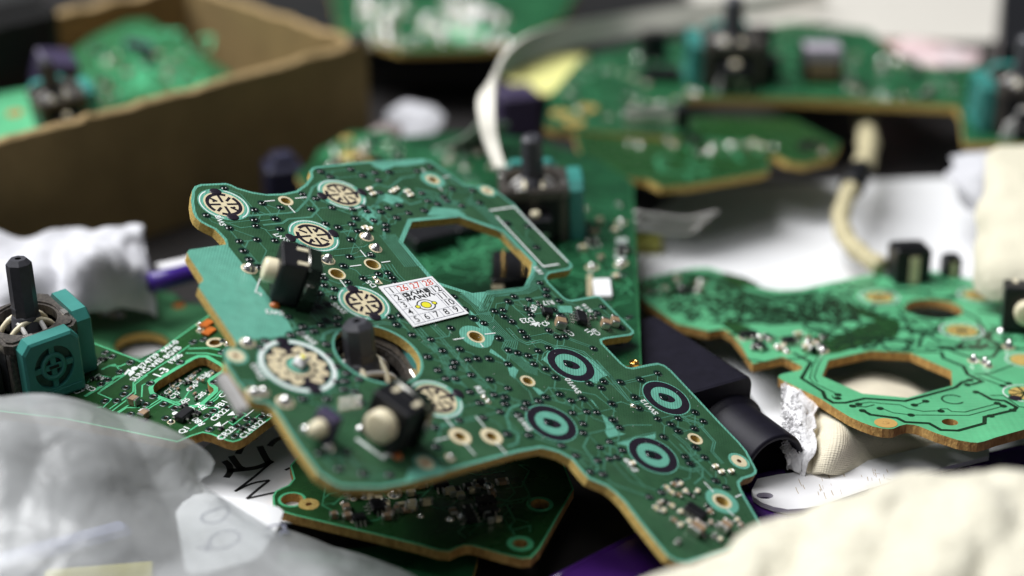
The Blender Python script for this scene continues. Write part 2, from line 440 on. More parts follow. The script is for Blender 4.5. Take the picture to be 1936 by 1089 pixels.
# ------------------------------------------------------------------ analogue joystick module, built on its board
def joystick(root, mx, tilt=(0.0, 0.0), stick_len=10.5, sides=((1, 0), (0, 1)), dark=True, body_h=10.5, fourth=True):
    """mx: local matrix on the board (mm); sides: outward directions that carry a teal potentiometer"""
    j = link('joystick', None, root); j.empty_display_size = 0.003
    m = mx.copy(); m.translation = m.translation * S; j.matrix_local = m
    H = body_h
    # top ring frame: square with round opening
    sq = []
    for sx, sy in ((-1,-1),(1,-1),(1,1),(-1,1)):
        for t in ((0.0, 1.3), (1.3, 0.0)) if sx*sy > 0 else ((1.3, 0.0), (0.0, 1.3)):
            sq.append(Vector((sx*(7.3 - t[0]), sy*(7.3 - t[1]))))
    f = MB(); f.slab([sq, circle((0,0), 5.7, 32)], H-1.6, H, 0, 0, 0)
    f.slab([inset(sq, 0.7), circle((0,0), 6.1, 32)], H, H+0.35, 0, 0, 0)
    for sx, sy in ((-1,-1),(1,-1),(1,1),(-1,1)):
        f.box((sx*5.9-0.9, sy*5.9-0.9, 0.2), (sx*5.9+0.9, sy*5.9+0.9, H-1.6), 0, bev=0.2)
    f.build('frame', M_FRAME, j)
    wl = MB()
    for a in range(4):
        wl.box((-5.0, -6.9, 0.6), (5.0, -6.3, H-1.7), 0, Matrix.Rotation(a*math.pi/2, 4, 'Z'))
    wl.box((-6.3, -6.3, 0.3), (6.3, 6.3, 1.6))
    wl.build('housing', M_BLACK, j)
    cupm = MB(); cupm.lathe([(5.5, H-2.0), (5.3, H-4.5), (4.0, H-6.5), (1.0, H-7.5)], 24, 0); cupm.build('cup', M_BLACK, j)
    for a in range(4):                                         # little clips round the top
        cl = MB(); cl.box((-1.0, -0.55, 0), (1.0, 0.55, 0.5), bev=0.12)
        c = cl.build('clip', M_TIN, j); an = a*math.pi/2
        c.location = Vector((6.55*math.cos(an) + 2.6*math.sin(an), 6.55*math.sin(an) - 2.6*math.cos(an), H+0.1))*S; c.rotation_euler = (0, 0, an + math.pi/2)
    for dx, dy in sides:                                       # teal potentiometer boxes
        an = math.atan2(dy, dx); R = Matrix.Rotation(an, 4, 'Z')
        p = MB()
        prof = [(-5.6, 0.0), (5.6, 0.0), (5.6, H-0.6), (4.2, H+0.9), (-4.2, H+0.9), (-5.6, H-0.6)]
        v0 = [(7.35, a, b) for a, b in prof]; v1 = [(10.1, a, b) for a, b in prof]; v2 = [(10.5, a*0.93, 0.4 + b*0.93) for a, b in prof]
        fs = [(5,4,3,2,1,0)] + [(i, (i+1) % 6, 6+(i+1) % 6, 6+i) for i in range(6)] + [(6+i, 6+(i+1) % 6, 12+(i+1) % 6, 12+i) for i in range(6)]
        # face with a round recess
        ring = [(10.5, 3.9*math.cos(math.tau*k/24), 6.0 + 3.9*math.sin(math.tau*k/24)) for k in range(24)]
        p.add(v0+v1+v2, fs, 0, False, R)
        outer = [Vector((a*0.93, 0.4 + b*0.93)) for a, b in prof]; hole = [Vector((r[1], r[2])) for r in ring]
        t = MB(); t.poly([outer, hole], 0); p.add([(10.5, v.x, v.y) for v in t.v], [tuple(x) for x in t.f], 0, False, R)
        n = 24; vs = [(10.5, r[1], r[2]) for r in ring] + [(9.5, r[1], r[2]) for r in ring]
        p.add(vs, [(i, n+i, n+(i+1) % n, (i+1) % n) for i in range(n)], 0, False, R)
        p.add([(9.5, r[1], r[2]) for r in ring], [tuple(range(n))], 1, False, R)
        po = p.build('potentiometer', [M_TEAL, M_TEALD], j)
        q = MB()
        for (w0, w1, h0, h1) in ((-3.9, 3.9, 5.5, 6.5), (-0.5, 0.5, 2.2, 9.8)):
            q.box((9.55, w0, h0), (10.2 + (0.02 if w0 < -1 else 0), w1, h1), 0, R)
        X = Matrix.Translation((9.6, 0, 6.0)) @ Matrix.Rotation(math.pi/2, 4, 'Y')
        q.lathe([(2.5, 0), (2.5, 0.7), (1.7, 0.7), (1.7, 0)], 20, 0, R @ X); q.build('rotor_bars', M_TEAL, po)
        k = MB(); k.lathe([(1.65, 0.15), (1.5, 0.3), (0.9, 0.35), (0.8, 0.1), (0.02, 0.1)], 14, 0, R @ X); k.box((9.9, -0.9, 5.8), (10.5, 0.9, 6.2), 0, R); k.build('rotor', M_BLACK, po)
        b = MB(); b.box((10.49, -5.0, 0.6), (10.75, 5.0, 1.9), 0, R, bev=0.1); b.build('foot_rail', M_TEAL, po)
        for yy in (-2.6, 0, 2.6):
            g = MB(); g.box((8.3, yy-0.35, -0.1), (8.9, yy+0.35, 0.02), 0, R); g.build('pin', M_TIN, po)
    if fourth:                                                 # push switch box on the remaining side
        dirs = [(1,0),(0,1),(-1,0),(0,-1)]; rest = [d for d in dirs if d not in sides][-1]
        R = Matrix.Rotation(math.atan2(rest[1], rest[0]), 4, 'Z')
        s = MB(); s.box((7.3, -3.4, 0.2), (10.6, 3.4, 6.2), 0, R, bev=0.25)
        so = s.build('push_switch', M_BLACK, j)
        s = MB(); s.box((7.9, -0.9, 6.2), (9.7, 0.9, 7.3), 0, R, bev=0.3); s.build('plunger', M_BUTTON, so)
        s = MB(); s.box((10.61, -2.6, 3.0), (10.9, 2.6, 3.5), 0, R); s.box((10.61, 1.2, 0.8), (10.9, 2.1, 2.9), 0, R); s.build('spring_clip', M_TIN, so)
    # white gimbal bands
    for an, mt in ((0.0, M_WHITEPL), (math.pi/2, M_BUTTON)):
        g = MB(); R = Matrix.Rotation(an + 0.02, 4, 'Z'); pts = []
        for k in range(15):
            a = math.pi*k/14
            pts.append(R @ Vector((5.0*math.cos(a), 1.9 if an == 0 else -1.9, H - 3.4 + (3.6 + (0.25 if an else 0))*math.sin(a))))
        g.tube(pts, 0.5, 6); 
        pts2 = [R @ Matrix.Rotation(math.pi, 4, 'Z') @ (R.inverted() @ q) for q in pts]
        g.tube(pts2, 0.5, 6); g.build('gimbal_band', mt, j)
    # the stick itself
    T = Matrix.Translation((0, 0, H-3.0)) @ Matrix.Rotation(tilt[0], 4, 'X') @ Matrix.Rotation(tilt[1], 4, 'Y')
    s = MB(); s.lathe([(3.4, -0.8), (3.4, 0.6), (2.9, 1.3), (2.7, 3.6), (2.3, 3.9)], 20, 0, T)
    a8 = math.pi/8
    s.lathe([(2.45, 3.7), (2.4, stick_len+1.6), (2.35, stick_len+2.2), (1.55, stick_len+3.0), (0.62, stick_len+3.0)], 8, 0, T, False, a8)
    s.lathe([(0.62, stick_len+3.0), (0.6, stick_len+1.6), (0.02, stick_len+1.6)], 10, 1, T)
    s.box((-1.2, -2.32, 5.0), (1.2, -2.0, 5.4), 0, T)
    s.build('stick', [M_STICK, M_INK], j)
    return j

def tact_switch(root, p, ang, k=1.0, bracket=True, z=0.05, lift=0.0, btn=1.0):
    """side-pushed switch standing on the board: button towards local -x"""
    o = link('trigger_switch', None, root); o.empty_display_size = 0.003
    o.matrix_local = Matrix.Translation(Vector((p[0], p[1], z))*S) @ Matrix.Rotation(ang, 4, 'Z') @ Matrix.Rotation(lift, 4, 'Y') @ Matrix.Scale(k, 4)
    b = MB(); b.box((-2.2, -4.0, 0.4), (2.6, 4.0, 9.3), 0, bev=0.22); b.box((-2.35, -3.4, 0.9), (-2.19, 3.4, 8.8), 0, bev=0.05)
    bo = b.build('body', M_BLACK, o)
    for zz, yy in ((8.9, 1.9), (8.9, -2.6)):
        c = MB(); c.box((0.6, yy-0.45, zz), (2.7, yy+0.45, zz+0.5), 0, bev=0.06); c.build('terminal', M_BUTTON, bo)
    bt = MB(); X = Matrix.Translation((-2.3, -0.2, 4.8)) @ Matrix.Rotation(-math.pi/2, 4, 'Y')
    bt.lathe([(2.35*btn, 0), (2.35*btn, 1.9), (2.15*btn, 2.25), (1.7*btn, 2.4), (0.02, 2.4)], 22, 0, X); bt.build('button', M_BUTTON, o)
    if bracket:
        c = MB()
        prof = [(-4.6, 0.0), (4.6, 0.0), (5.0, 4.0), (4.4, 8.6), (3.2, 9.4), (-3.6, 9.4), (-4.9, 7.4), (-5.1, 3.0)]
        n = len(prof); vs = [(2.75, a, h) for a, h in prof] + [(5.4, a*0.95, h*0.97) for a, h in prof]
        c.add(vs, [tuple(range(n-1, -1, -1)), tuple(range(n, 2*n))] + [(i, (i+1) % n, n+(i+1) % n, n+i) for i in range(n)])
        c.build('bracket', M_SMOKE, o)
        c = MB(); c.tube([(2.9, -4.75, 2.6), (3.0, -4.9, 6.4), (4.4, -4.8, 6.3)], 0.2, 6); c.tube([(2.9, -4.0, 9.0), (2.9, -0.5, 9.6), (2.9, 3.0, 9.6)], 0.2, 6); c.build('wire_clip', M_TIN, o)
    for yy in (-3.6, 3.4):
        c = MB(); c.lathe([(1.0, 0.0), (0.95, 0.2), (0.5, 0.7), (0.02, 0.8)], 10, 0, Matrix.Translation((-1.2, yy*1.15, -0.02))); c.build('solder_foot', M_ORANGE if yy < 0 else M_SOLDER, o)
    return o

# ------------------------------------------------------------------ the main board
ISO = math.atan(0.43)
elev = math.radians(31.0)
vdir = XC*math.sin(ISO) + YC*math.cos(ISO)
FM = Frame(Vector((0, 0, Z_AIM)), vdir*math.cos(elev) + ZC*math.sin(elev))
C1 = lambda p: cz(340, 280, 4.391, p)
C2 = lambda p: cz(700, 280, 4.391, p)
C3 = lambda p: cz(400, 500, 4.391, p)
C4 = lambda p: cz(800, 500, 4.391, p)
C5 = lambda p: cz(400, 700, 4.391, p)
C6 = lambda p: cz(800, 640, 4.391, p)
C7 = lambda p: cz(1100, 640, 4.391, p)
C8 = lambda p: cz(1080, 840, 4.391, p)
main = thing('circuit_board', 'large dark green controller board lying tilted in the middle, small white numbered sticker on it', 'circuit board', FM, group='controller circuit boards')
out_px = [(363,360),(368,352),(379,348),(427,346),(437,349),(449,355),(477,363),(504,367),(534,366),(559,361),(577,348),(587,334),(585,323),(590,317),(597,315),
 (682,306),(780,301),(800,300),(814,304),(837,319),(878,348),(900,352),(923,351),(939,361),(973,387),(996,414),(1042,460),(1080,498),(1083,504),(1076,510),
 (1042,516),(1035,520),(1033,527),(1039,536),(1066,562),(1073,566),(1080,567),(1124,559),(1134,560),(1198,625),(1199,630),(1193,634),(1145,641),(1138,644),(1140,650),
 (1176,687),(1184,693),(1194,695),(1228,688),(1243,686),(1256,690),(1269,700),(1305,738),(1362,799),(1398,836),(1412,853),(1431,889),(1430,895),(1424,900),
 (1405,906),(1398,913),(1400,922),(1408,938),(1444,1000),(1440,1012),(1369,1042),(1300,1064),(1280,1062),(1262,1052),(1240,1026),(1208,986),(1180,949),(1162,931),(1146,919),(1112,905),(1098,890),
 (1080,868),(1058,856),(1039,850),(1023,847),(982,854),(877,882),(840,893),(787,909),(719,922),(646,921),(628,913),(600,894),(584,872),(559,837),(527,786),(516,771),(503,762),(487,760),
 (474,755),(466,742),(456,733),(446,722),(437,706),(428,694),(424,683),(428,672),(441,662),(447,652),(442,641),(375,543),(377,536),(384,531),(383,525),(356,484),(354,477),(358,472),(427,462),
 (424,453),(414,442),(405,433),(392,427),(379,420),(369,411),(364,400),(361,380)]
OUT = FM.locs(out_px)
def point_in_px(p):
    c = False; n = len(out_px)
    for i in range(n):
        (ax_, ay_), (bx_, by_) = out_px[i], out_px[i-1]
        if (ay_ > p[1]) != (by_ > p[1]) and p[0] < (bx_-ax_)*(p[1]-ay_)/(by_-ay_) + ax_: c = not c
    return c and not (755 < p[0] < 1015 and 405 < p[1] < 560)
OCT = FM.locs([(779,419),(869,410),(949,438),(1006,496),(1003,515),(991,541),(980,545),(893,554),(824,532),(762,459)])
STK = FM.loc(714, 669)
STK_R = 6.75
holes = [  # pixel, hole radius, cream ring radius, teal halo radius
 (540,380,0.85,1.3,0),(637,518,1.12,1.45,0),(704,500,1.12,1.45,0),(818,340,0.85,1.35,2.3),(899.5,637,1.15,1.5,2.75),(997.5,720.5,0.85,1.25,0),
 (869.5,825.6,0.9,1.75,0),(928.7,825.6,0.9,1.75,0),(1314,830,0.85,1.3,0),(1365,948,1.1,1.6,2.7)]
hp = [FM.loc(h[0], h[1]) for h in holes]
TH = 1.5
lam = MB(); lam.slab([OUT, OCT, circle(STK, STK_R, 48)] + [circle(p, h[2], 18) for p, h in zip(hp, holes)], -TH, 0, 0, 1, 2)
lam.build('laminate', [M_MASK, M_EDGE, M_BACK], main)
# the dark copper area stops short of the bare edge
tab_px = [(427,462),(543,606),(552,622),(546,632),(447,650)]
pour = inset(OUT, 0.50)
i0 = min(range(len(OUT)), key=lambda i: (OUT[i]-FM.loc(447,652)).length); i1 = min(range(len(OUT)), key=lambda i: (OUT[i]-FM.loc(427,462)).length)
pour = pour[i1+1:] + pour[:i0-1]
pour += FM.locs([(452,645),(520,638),(548,632),(553,624),(545,608),(432,466)])
pm = MB(); pm.poly([pour, inset(OCT, -0.85), circle(STK, STK_R+0.45, 48)] + [circle(p, h[3]+0.02, 18) for p, h in zip(hp, holes)], 0.03)
pm.build('copper_area', M_POUR, main)
for p, h in zip(hp, holes):
    r = MB()
    if h[4]: r.ring(p, h[3], h[4], 0.045, 1, 30)
    r.ring(p, h[2], h[3], 0.06, 0, 24)
    r.build('hole_ring', [M_CREAM, M_MASK], main)
# bare teal patches
for pts in (C4([(300,240),(410,243),(535,238),(480,375),(330,250)]), C4([(370,365),(430,420),(600,590),(575,640),(420,470)]),
            C4([(560,700),(590,720),(790,880),(760,950),(720,920),(700,850),(660,790),(550,730)]), C6([(900,400),(960,420),(1010,460),(960,470)]),
            C6([(1480,630),(1530,660),(1620,780),(1680,795),(1540,825),(1510,780),(1520,730)]), C6([(1690,850),(1930,790),(1930,830),(1800,850),(1720,900),(1600,870)]),
            C4([(1110,345),(1230,345),(1240,390),(1290,420),(1200,400),(1130,400)]), C4([(1300,745),(1420,800),(1540,920),(1480,940),(1440,990),(1330,970),(1240,960)]),
            C4([(985,790),(1060,720),(1040,830)]), C6([(1380,500),(1410,520),(1460,590),(1430,560)]),
            C2([(470,560),(520,490),(720,510),(800,560)]), C1([(1480,540),(1560,480),(1650,560),(1600,640)]), C2([(60,420),(130,380),(250,410),(280,450),(180,470)]), C2([(0,130),(200,120),(420,98),(480,120),(300,150),(200,150),(120,190),(40,160)]),
            C5([(1640,820),(1930,800),(1930,860),(1600,940)])):
    t = MB(); t.poly([FM.locs(pts)], 0.042); t.build('bare_patch', M_MASK, main)
# traces
tr = MB()
def T(pts, w=1.6, n=1, gap=0.0, z=0.05, mi=0):
    base = FM.locs(pts)
    for k in range(n):
        off = (k - (n-1)/2)*gap
        q = []
        for i, p in enumerate(base):
            a = base[max(i-1, 0)]; b = base[min(i+1, len(base)-1)]
            d = (b-a).normalized(); q.append(p + Vector((-d.y, d.x))*off)
        tr.stroke(q, w/11.75, z, mi)
T(C1([(545,565),(900,540),(970,525),(1060,430)]), 5); T(C1([(690,640),(850,625),(900,590),(1090,575),(1150,510),(1080,430)]), 5)
T(C1([(1060,430),(1100,330),(1180,280)]), 6); T(C1([(1230,850),(1530,820),(1560,800)]), 2); T(C1([(1280,895),(1420,885),(1470,870)]), 2)
T(C1([(1330,700),(1480,680)]), 3); T(C1([(1480,560),(1640,460),(1700,400)]), 5); T(C1([(1700,760),(1690,640),(1620,560),(1650,480)]), 6)
T(C1([(1720,720),(1850,880),(1932,985)]), 2.0, 8, 0.42); T(C3([(1440,0),(1500,90),(1640,230)]), 2.0, 5, 0.62)
T(C4([(330,245),(440,330),(520,440),(690,620),(735,640),(720,680),(700,700),(790,790),(880,870),(950,890)]), 1.7, 7, 0.36)
T(C4([(1000,30),(900,190),(850,215),(560,245),(500,370),(520,420)]), 1.7, 6, 0.34)
T(C4([(700,530),(780,620),(860,660),(980,635),(1080,680),(1180,690),(1330,730),(1500,880),(1560,940),(1600,1000)]), 2.4, 2, 0.5)
T(C4([(500,380),(590,270),(720,250),(790,240)]), 2); T(C4([(740,330),(760,360),(850,440),(960,500)]), 2)
T(C4([(980,800),(1000,740),(1060,700)]), 2); T(C7([(110,180),(230,310),(380,500),(420,540),(520,520)]), 2.6, 2, 0.45)
T(C7([(820,635),(880,680),(960,700),(1100,860),(1080,940),(1170,1040)]), 2.4, 2, 0.4)
T(C7([(760,790),(870,880),(930,960),(1000,1020)]), 2.0, 2, 0.5)
T(C6([(980,480),(1040,410),(1170,420),(1430,470),(1520,540),(1600,610)]), 2.2); T(C6([(1350,180),(1440,250),(1700,520),(1790,550)]), 2)
T(C6([(1280,790),(1380,790),(1700,720),(1900,720)]), 2.2); T(C6([(1640,860),(1780,810),(1932,780)]), 2)
T(C6([(0,20),(150,130),(250,330),(290,380)]), 2.2, 3, 0.55); T(C6([(150,0),(310,190),(420,330),(540,420)]), 2.2, 2, 0.5); T(C6([(380,220),(480,330),(600,460)]), 2.2)
T(C6([(740,300),(830,400),(880,440),(910,520)]), 2); T(C6([(800,550),(720,580),(690,650),(720,750),(790,800),(780,870),(700,900)]), 5)
T(C6([(1370,820),(1330,900),(1380,970),(1440,1060)]), 3.2); T(C6([(1040,400),(1110,520),(1220,560)]), 2)
T(C3([(920,640),(930,580),(1000,550),(1090,545)]), 7); T(C3([(1320,500),(1420,485),(1510,500)]), 2, 2, 0.5)
T(C3([(1700,520),(1800,640),(1930,770)]), 2.2, 3, 0.6); T(C3([(1820,490),(1930,600)]), 2.2, 3, 0.5)
T(C3([(1250,170),(1270,160),(1370,140)]), 2); T(C3([(1380,20),(1440,40),(1425,120)]), 2)
T(C2([(0,330),(60,300),(160,330),(260,250),(380,230)]), 4); T(C2([(380,370),(520,400),(640,470),(760,480)]), 4, 3, 1.2); T(C2([(560,180),(700,290),(830,340)]), 4)
T(C2([(800,420),(940,520),(1050,640),(1240,840)]), 2.2, 4, 0.5); T(C2([(100,380),(40,480),(80,560),(60,640)]), 5); T(C2([(300,330),(230,400),(330,470),(430,440)]), 4)
T(C8([(700,0),(900,190),(1000,220),(1090,200)]), 2.2, 2, 0.5); T(C8([(900,0),(1090,200),(1090,270),(1020,330)]), 3)
T(C5([(1930,740),(1700,780)]), 3); T(C5([(240,100),(330,100),(360,180)]), 5)
o = tr.build('traces', [M_TRACE], main); o['kind'] = 'stuff'

vp = C1([(370,335),(220,560),(410,665),(620,515),(685,460),(835,495),(620,597),(630,648),(795,590),(830,675),(495,777),(640,762),(790,770),(530,855),(578,927),(1090,510),(1020,385),(1130,420),(1265,495),(1435,508),(1210,630),(1315,660),(1430,635),(1460,585),(1555,525),(1610,603),(1420,762),(1410,905),(1360,980),(1585,890),(1650,1048),(1730,1040),(1525,1085),(1480,690),(1710,680),(1800,580),(1670,530),(1730,500),(1820,475),(1520,485),(1660,370),(1520,230),(1620,205),(1740,200),(1420,178),(1170,195),(1250,240),(1195,1080),(660,990)])
vp += C2([(70,270),(160,190),(390,190),(680,340),(850,355),(910,455),(560,465),(610,405),(450,520),(320,540),(220,580),(130,640),(30,600),(95,530),(150,490),(1140,625),(1310,650),(1380,825),(430,375),(480,440),(640,440),(760,480),(500,160),(30,210)])
vp += C3([(1098,13),(1385,82),(1465,70),(1500,113),(1525,160),(925,115),(935,175),(1020,205),(895,240),(1130,148),(1255,122),(1015,280),(970,335),(890,355),(830,300),(830,370),(640,437),(760,520),(850,555),(910,505),(955,470),(1045,445),(1040,500),(1490,440),(1570,425),(1535,502),(955,665),(970,755),(1040,850),(1125,905),(1030,975),(1110,970),(1225,955),(1665,588),(1820,625),(1795,770),(1880,880),(1920,720),(740,570),(450,640),(410,690),(660,590),(1590,1020)])
vp += C4([(755,268),(710,310),(880,293),(970,155),(1020,210),(1025,260),(1130,305),(595,390),(662,380),(672,435),(738,478),(870,375),(895,420),(820,560),(855,605),(1045,550),(1120,605),(1175,600),(1085,380),(1145,425),(1445,405),(1490,355),(1415,700),(1645,525),(1045,695),(957,720),(872,760),(785,737),(710,715),(920,830),(1020,870),(1100,940),(1500,975),(1480,1025),(1380,990),(1640,980),(1805,960),(630,615),(505,490),(420,450),(255,270),(345,375),(230,530),(70,615),(190,725),(305,705),(40,765),(125,870),(265,815),(250,855),(375,795),(450,785),(550,785),(400,920),(555,960),(190,950),(270,950),(705,830),(705,1030),(390,1060)])
vp += C6([(590,470),(470,535),(390,455),(680,490),(680,545),(640,610),(860,540),(840,580),(790,635),(500,660),(700,795),(880,805),(300,680),(100,740),(110,900),(960,520),(1020,490),(1135,465),(1230,520),(1325,500),(1240,620),(1360,610),(1440,615),(1330,710),(1330,785),(1150,890),(1270,975),(1550,860),(1470,905),(1655,930),(1450,1015),(1545,1000),(1610,990),(1575,680),(1630,740),(1570,545),(1760,490),(1790,580)])
vp += C7([(630,290),(490,345),(630,670),(740,715),(800,665),(800,770),(940,615),(1010,690),(935,750),(680,820),(945,905),(860,985),(900,1040),(1020,990)])
vp += C8([(160,230),(265,250),(1200,305),(1285,360),(890,310),(650,440),(750,400)])
vp += C5([(1100,160),(1025,110),(960,240),(760,240),(1240,270),(1190,180),(1060,820),(1260,860),(1480,870),(900,690),(1120,680)])
def free(p):                       # keep vias off the holes and the sticker
    q = FM.loc(*p)
    return all((q-a).length > h[3]+0.7 for a, h in zip(hp, holes)) and (q-STK).length > STK_R+0.9
vd = vias(main, FM, [p for p in vp if free(p)])
d0 = (FM.loc(1000,720) - FM.loc(830,540)).normalized(); d1 = Vector((-d0.y, d0.x)); r = random.Random(12); ct = MB(); links = {}
def clear_run(p, q):
    for k in range(1, 12):
        s_ = p.lerp(q, k/12)
        if (s_-STK).length < STK_R+0.6 or any((s_-h_).length < 1.9 for h_ in hp): return False
        if min((s_-o_).length for o_ in OCT) < 1.2 or not point_in(s_, pour): return False
    return True
def point_in(p, loop):
    c = False; n = len(loop)
    for i in range(n):
        a, b = loop[i], loop[i-1]
        if (a[1] > p[1]) != (b[1] > p[1]) and p[0] < (b[0]-a[0])*(p[1]-a[1])/(b[1]-a[1]) + a[0]: c = not c
    return c
for i, p in enumerate(vd):
    near = sorted((((q-p).length, j) for j, q in enumerate(vd) if 1.8 < (q-p).length < 11), key=lambda t: t[0])
    for dist, j in near[1:r.choice((2,3,4))]:
        if (j, i) in links: continue
        q = vd[j]; e = q - p; u, v = e.dot(d0), e.dot(d1); m_ = min(abs(u), abs(v))
        k1 = p + d0*math.copysign(m_, u) + d1*math.copysign(m_, v)            # diagonal first, then straight
        if clear_run(p, k1) and clear_run(k1, q):
            links[(i, j)] = 1; ct.stroke([p, k1, q], r.choice((0.13,0.16,0.2)), 0.047 + 0.0001*(len(links) % 30))
o = ct.build('fine_traces', [M_TRACE], main); o['kind'] = 'stuff'

# round contact pads with the dark comb pattern
def contact_pad(c, b1, b2, r=4.05, big=False):
    c = FM.loc(*c); p1 = FM.loc(*b1); p2 = FM.loc(*b2)
    a = math.atan2(*(p1-c).yx); a2 = math.atan2(*(p2-c).yx)
    m = MB(); k = r/4.05
    m.ring(c, 3.1*k, 4.30*k, 0.052, 1, 44)
    m.ring(c, 3.88*k, 4.08*k, 0.064, 3, 44, a+0.45, a+math.pi-0.4); m.ring(c, 3.88*k, 4.08*k, 0.064, 3, 44, a+math.pi+0.45, a+math.tau-0.4)
    m.disc(c, 3.36*k, 0.070, 0, 44)
    z = 0.082
    if not big:
        m.ring(c, 2.42*k, 3.04*k, z, 2, 30, a-0.5, a+2.2); m.ring(c, 2.42*k, 3.04*k, z, 2, 30, a+math.pi-0.5, a+math.pi+2.2)
        for q in range(8):
            an = a + q*math.pi/4
            d = Vector((math.cos(an), math.sin(an))); nn = Vector((-d.y, d.x))
            m.stroke([c+d*(0.55 if q % 2 == 0 else 1.15), c+d*2.6], 0.46, z+0.004)
            m.f[-1]; m.m[-1] = 2
            if q % 4 == 1: m.stroke([c+d*1.45-nn*0.05, c+d*1.75+nn*0.6], 0.42, z+0.008, 2)
    else:
        m.ring(c, 5.2, 5.85, z-0.012, 3, 44); m.disc(c, 5.0, z, 2, 44)
        for h in (0, math.pi):
            pts = [c + Vector((math.cos(a+h+0.22+t*0.27), math.sin(a+h+0.22+t*0.27)))*(4.25 if t % 2 else 3.1) for t in range(11)]
            m.stroke(smooth_line(pts, 4), 0.92, z+0.004, 0)
        m.ring(c, 1.9, 2.5, z+0.006, 0, 30); m.disc(c, 1.7, z+0.007, 1, 24)
        for s_ in (0.2, -0.2): m.stroke([c + Vector((math.cos(a+1.57+s_), math.sin(a+1.57+s_)))*2.3, c + Vector((math.cos(a+1.57+s_), math.sin(a+1.57+s_)))*4.6], 0.8, z+0.008+s_*0.005, 0)
    o = m.build('contact_pad', [M_CREAM, M_MASK, M_CARBON, M_SILK], main)
    for p, an in ((p1, a), (p2, a2)):
        g = MB(); n = 20; d = (p-c).normalized()
        g.lathe([(1.0, 0.0), (0.96, 0.06), (0.8, 0.10), (0.02, 0.13)], n, 0)
        ob = g.build('carbon_dot', M_CARBON, o)
        ob.location = (p.x*S, p.y*S, 0.088*S); ob.rotation_euler = (0, 0, an+math.pi/2); ob.scale = (1.05, 0.85, 1)
        s = MB(); s.stroke([p, c + d*2.75*k], 0.7, 0.098); s.build('carbon_neck', M_CARBON, o)
    return o
contact_pad((423,387), (407,363), (440,411)); contact_pad((646,368), (609,371), (684,364)); contact_pad((593,446), (549,450), (630,442))
contact_pad((688,573), (666,547), (709,600)); contact_pad((823.5,754.7), (866,745), (797,765)); contact_pad((563,692), (533,645), (596,739), 5.75, True)
# white indicator lamp in the middle of the big pad
p = FM.loc(566, 690); l = MB(); l.box((-1.2,-0.8,0), (1.2,0.8,0.9), 0, bev=0.15); l.box((-0.75,-0.6,0.9), (0.75,0.6,1.5), 0, bev=0.25)
o = l.build('indicator_lamp', M_STICKER, main); o.location = (p.x*S, p.y*S, 0.1*S); o.rotation_euler = (0,0,1.2)
l = MB(); l.disc((0,0), 0.45, 1.51, 0, 12); l.build('phosphor', M_YELLOW, o)
# ring contacts
for c in ((1079,690),(1042.5,800.5),(1259.4,752.7),(1234.4,861)):
    c = FM.loc(*c); m = MB()
    m.ring(c, 3.95, 4.2, 0.05, 1, 44); m.disc(c, 2.8, 0.056, 1, 40); m.ring(c, 2.68, 3.98, 0.070, 0, 48)
    pts = [c + Vector((1.42*math.cos(t)*(1+0.10*math.sin(3*t+1)), 1.12*math.sin(t)*(1+0.12*math.cos(2*t)))) for t in [math.tau*k/24 for k in range(24)]]
    m.poly([pts], 0.078, 0)
    o = m.build('ring_contact', [M_CARBON, M_MASK], main)
    b = MB(); b.lathe([(0.75,0),(0.7,0.07),(0.5,0.11),(0.25,0.08),(0.02,0.05)], 14, 0); b = b.build('carbon_dot', M_VIA, o); b.location = ((c.x-0.35)*S, c.y*S, 0.078*S)
# plain test pads
for x, y, r in ((921,361,1.25),(445.6,673,1.35),(804,876,1.3),(1397,872,1.35)):
    c = FM.loc(x, y); m = MB(); m.ring(c, r, r+0.5, 0.05, 1, 28); m.ring(c, 0.4, r, 0.066, 0, 24); m.disc(c, 0.42, 0.06, 2, 12); m.build('test_pad', [M_CREAM, M_MASK, M_COPPER], main)
# solder joints
for x, y, k in ((471,509,0.82),(619,492,0.85),(693,448.5,0.8),(710,470,0.8),(468,649,0.75),(481,744,0.8),(497,742,0.7),(539,761,0.9),(851,866,0.5)):
    p = FM.loc(x, y); o = link('solder_joint', SOLDER, main, (p.x, p.y, 0.05), rnd.uniform(0,6)); o.scale = (k*rnd.uniform(.9,1.1), k, k*rnd.uniform(.85,1.15))
for k in range(12):
    x, y = 646 + (k % 4)*11 + rnd.uniform(-2,2), 757 + (k//4)*9 - (k % 4)*2
    p = FM.loc(x, y); o = link('solder_joint', SOLDER, main, (p.x, p.y, 0.05)); o.scale = (0.26, 0.26, 0.4)
# metal shell of the side socket on the left rim
m = MB(); a = FM.loc(422,706); b = FM.loc(462,770); m.tube([(a.x,a.y,-0.7),((a.x+b.x)/2,(a.y+b.y)/2,-0.6),(b.x,b.y,-0.7)], 0, flat=(1.5,1.3)); m.build('edge_clip', M_CLIP, main)
# silkscreen ticks, frames, names
def K(pts, w=2.2, z=0.086):
    s = MB(); s.stroke(FM.locs(pts), w/11.75, z); s.build('silkscreen_line', M_SILK, main)
for q in (C1([(700,445),(788,437)]), C1([(955,420),(1050,410)]), C1([(900,480),(955,540)]), C1([(1497,850),(1545,907)]), C1([(1410,985),(1505,973)]), C1([(1672,952),(1745,942)]), C1([(1150,1055),(1210,1048)]),
          C3([(1065,130),(1112,190)]), C4([(248,628),(340,612)]), C4([(510,582),(600,572)]), C4([(472,658),(500,690)]), C2([(425,170),(455,205)]), C2([(600,245),(660,235)]), C2([(565,320),(595,355)]),
          C6([(180,660),(250,745)]), C6([(435,650),(515,745)]), C6([(95,850),(210,825)]), C6([(340,870),(430,970)]), C6([(600,865),(690,960)]), C8([(1100,315),(1180,400)]), C8([(1290,540),(1350,600)]), C8([(1360,440),(1410,420)])):
    K(q, 2.6)
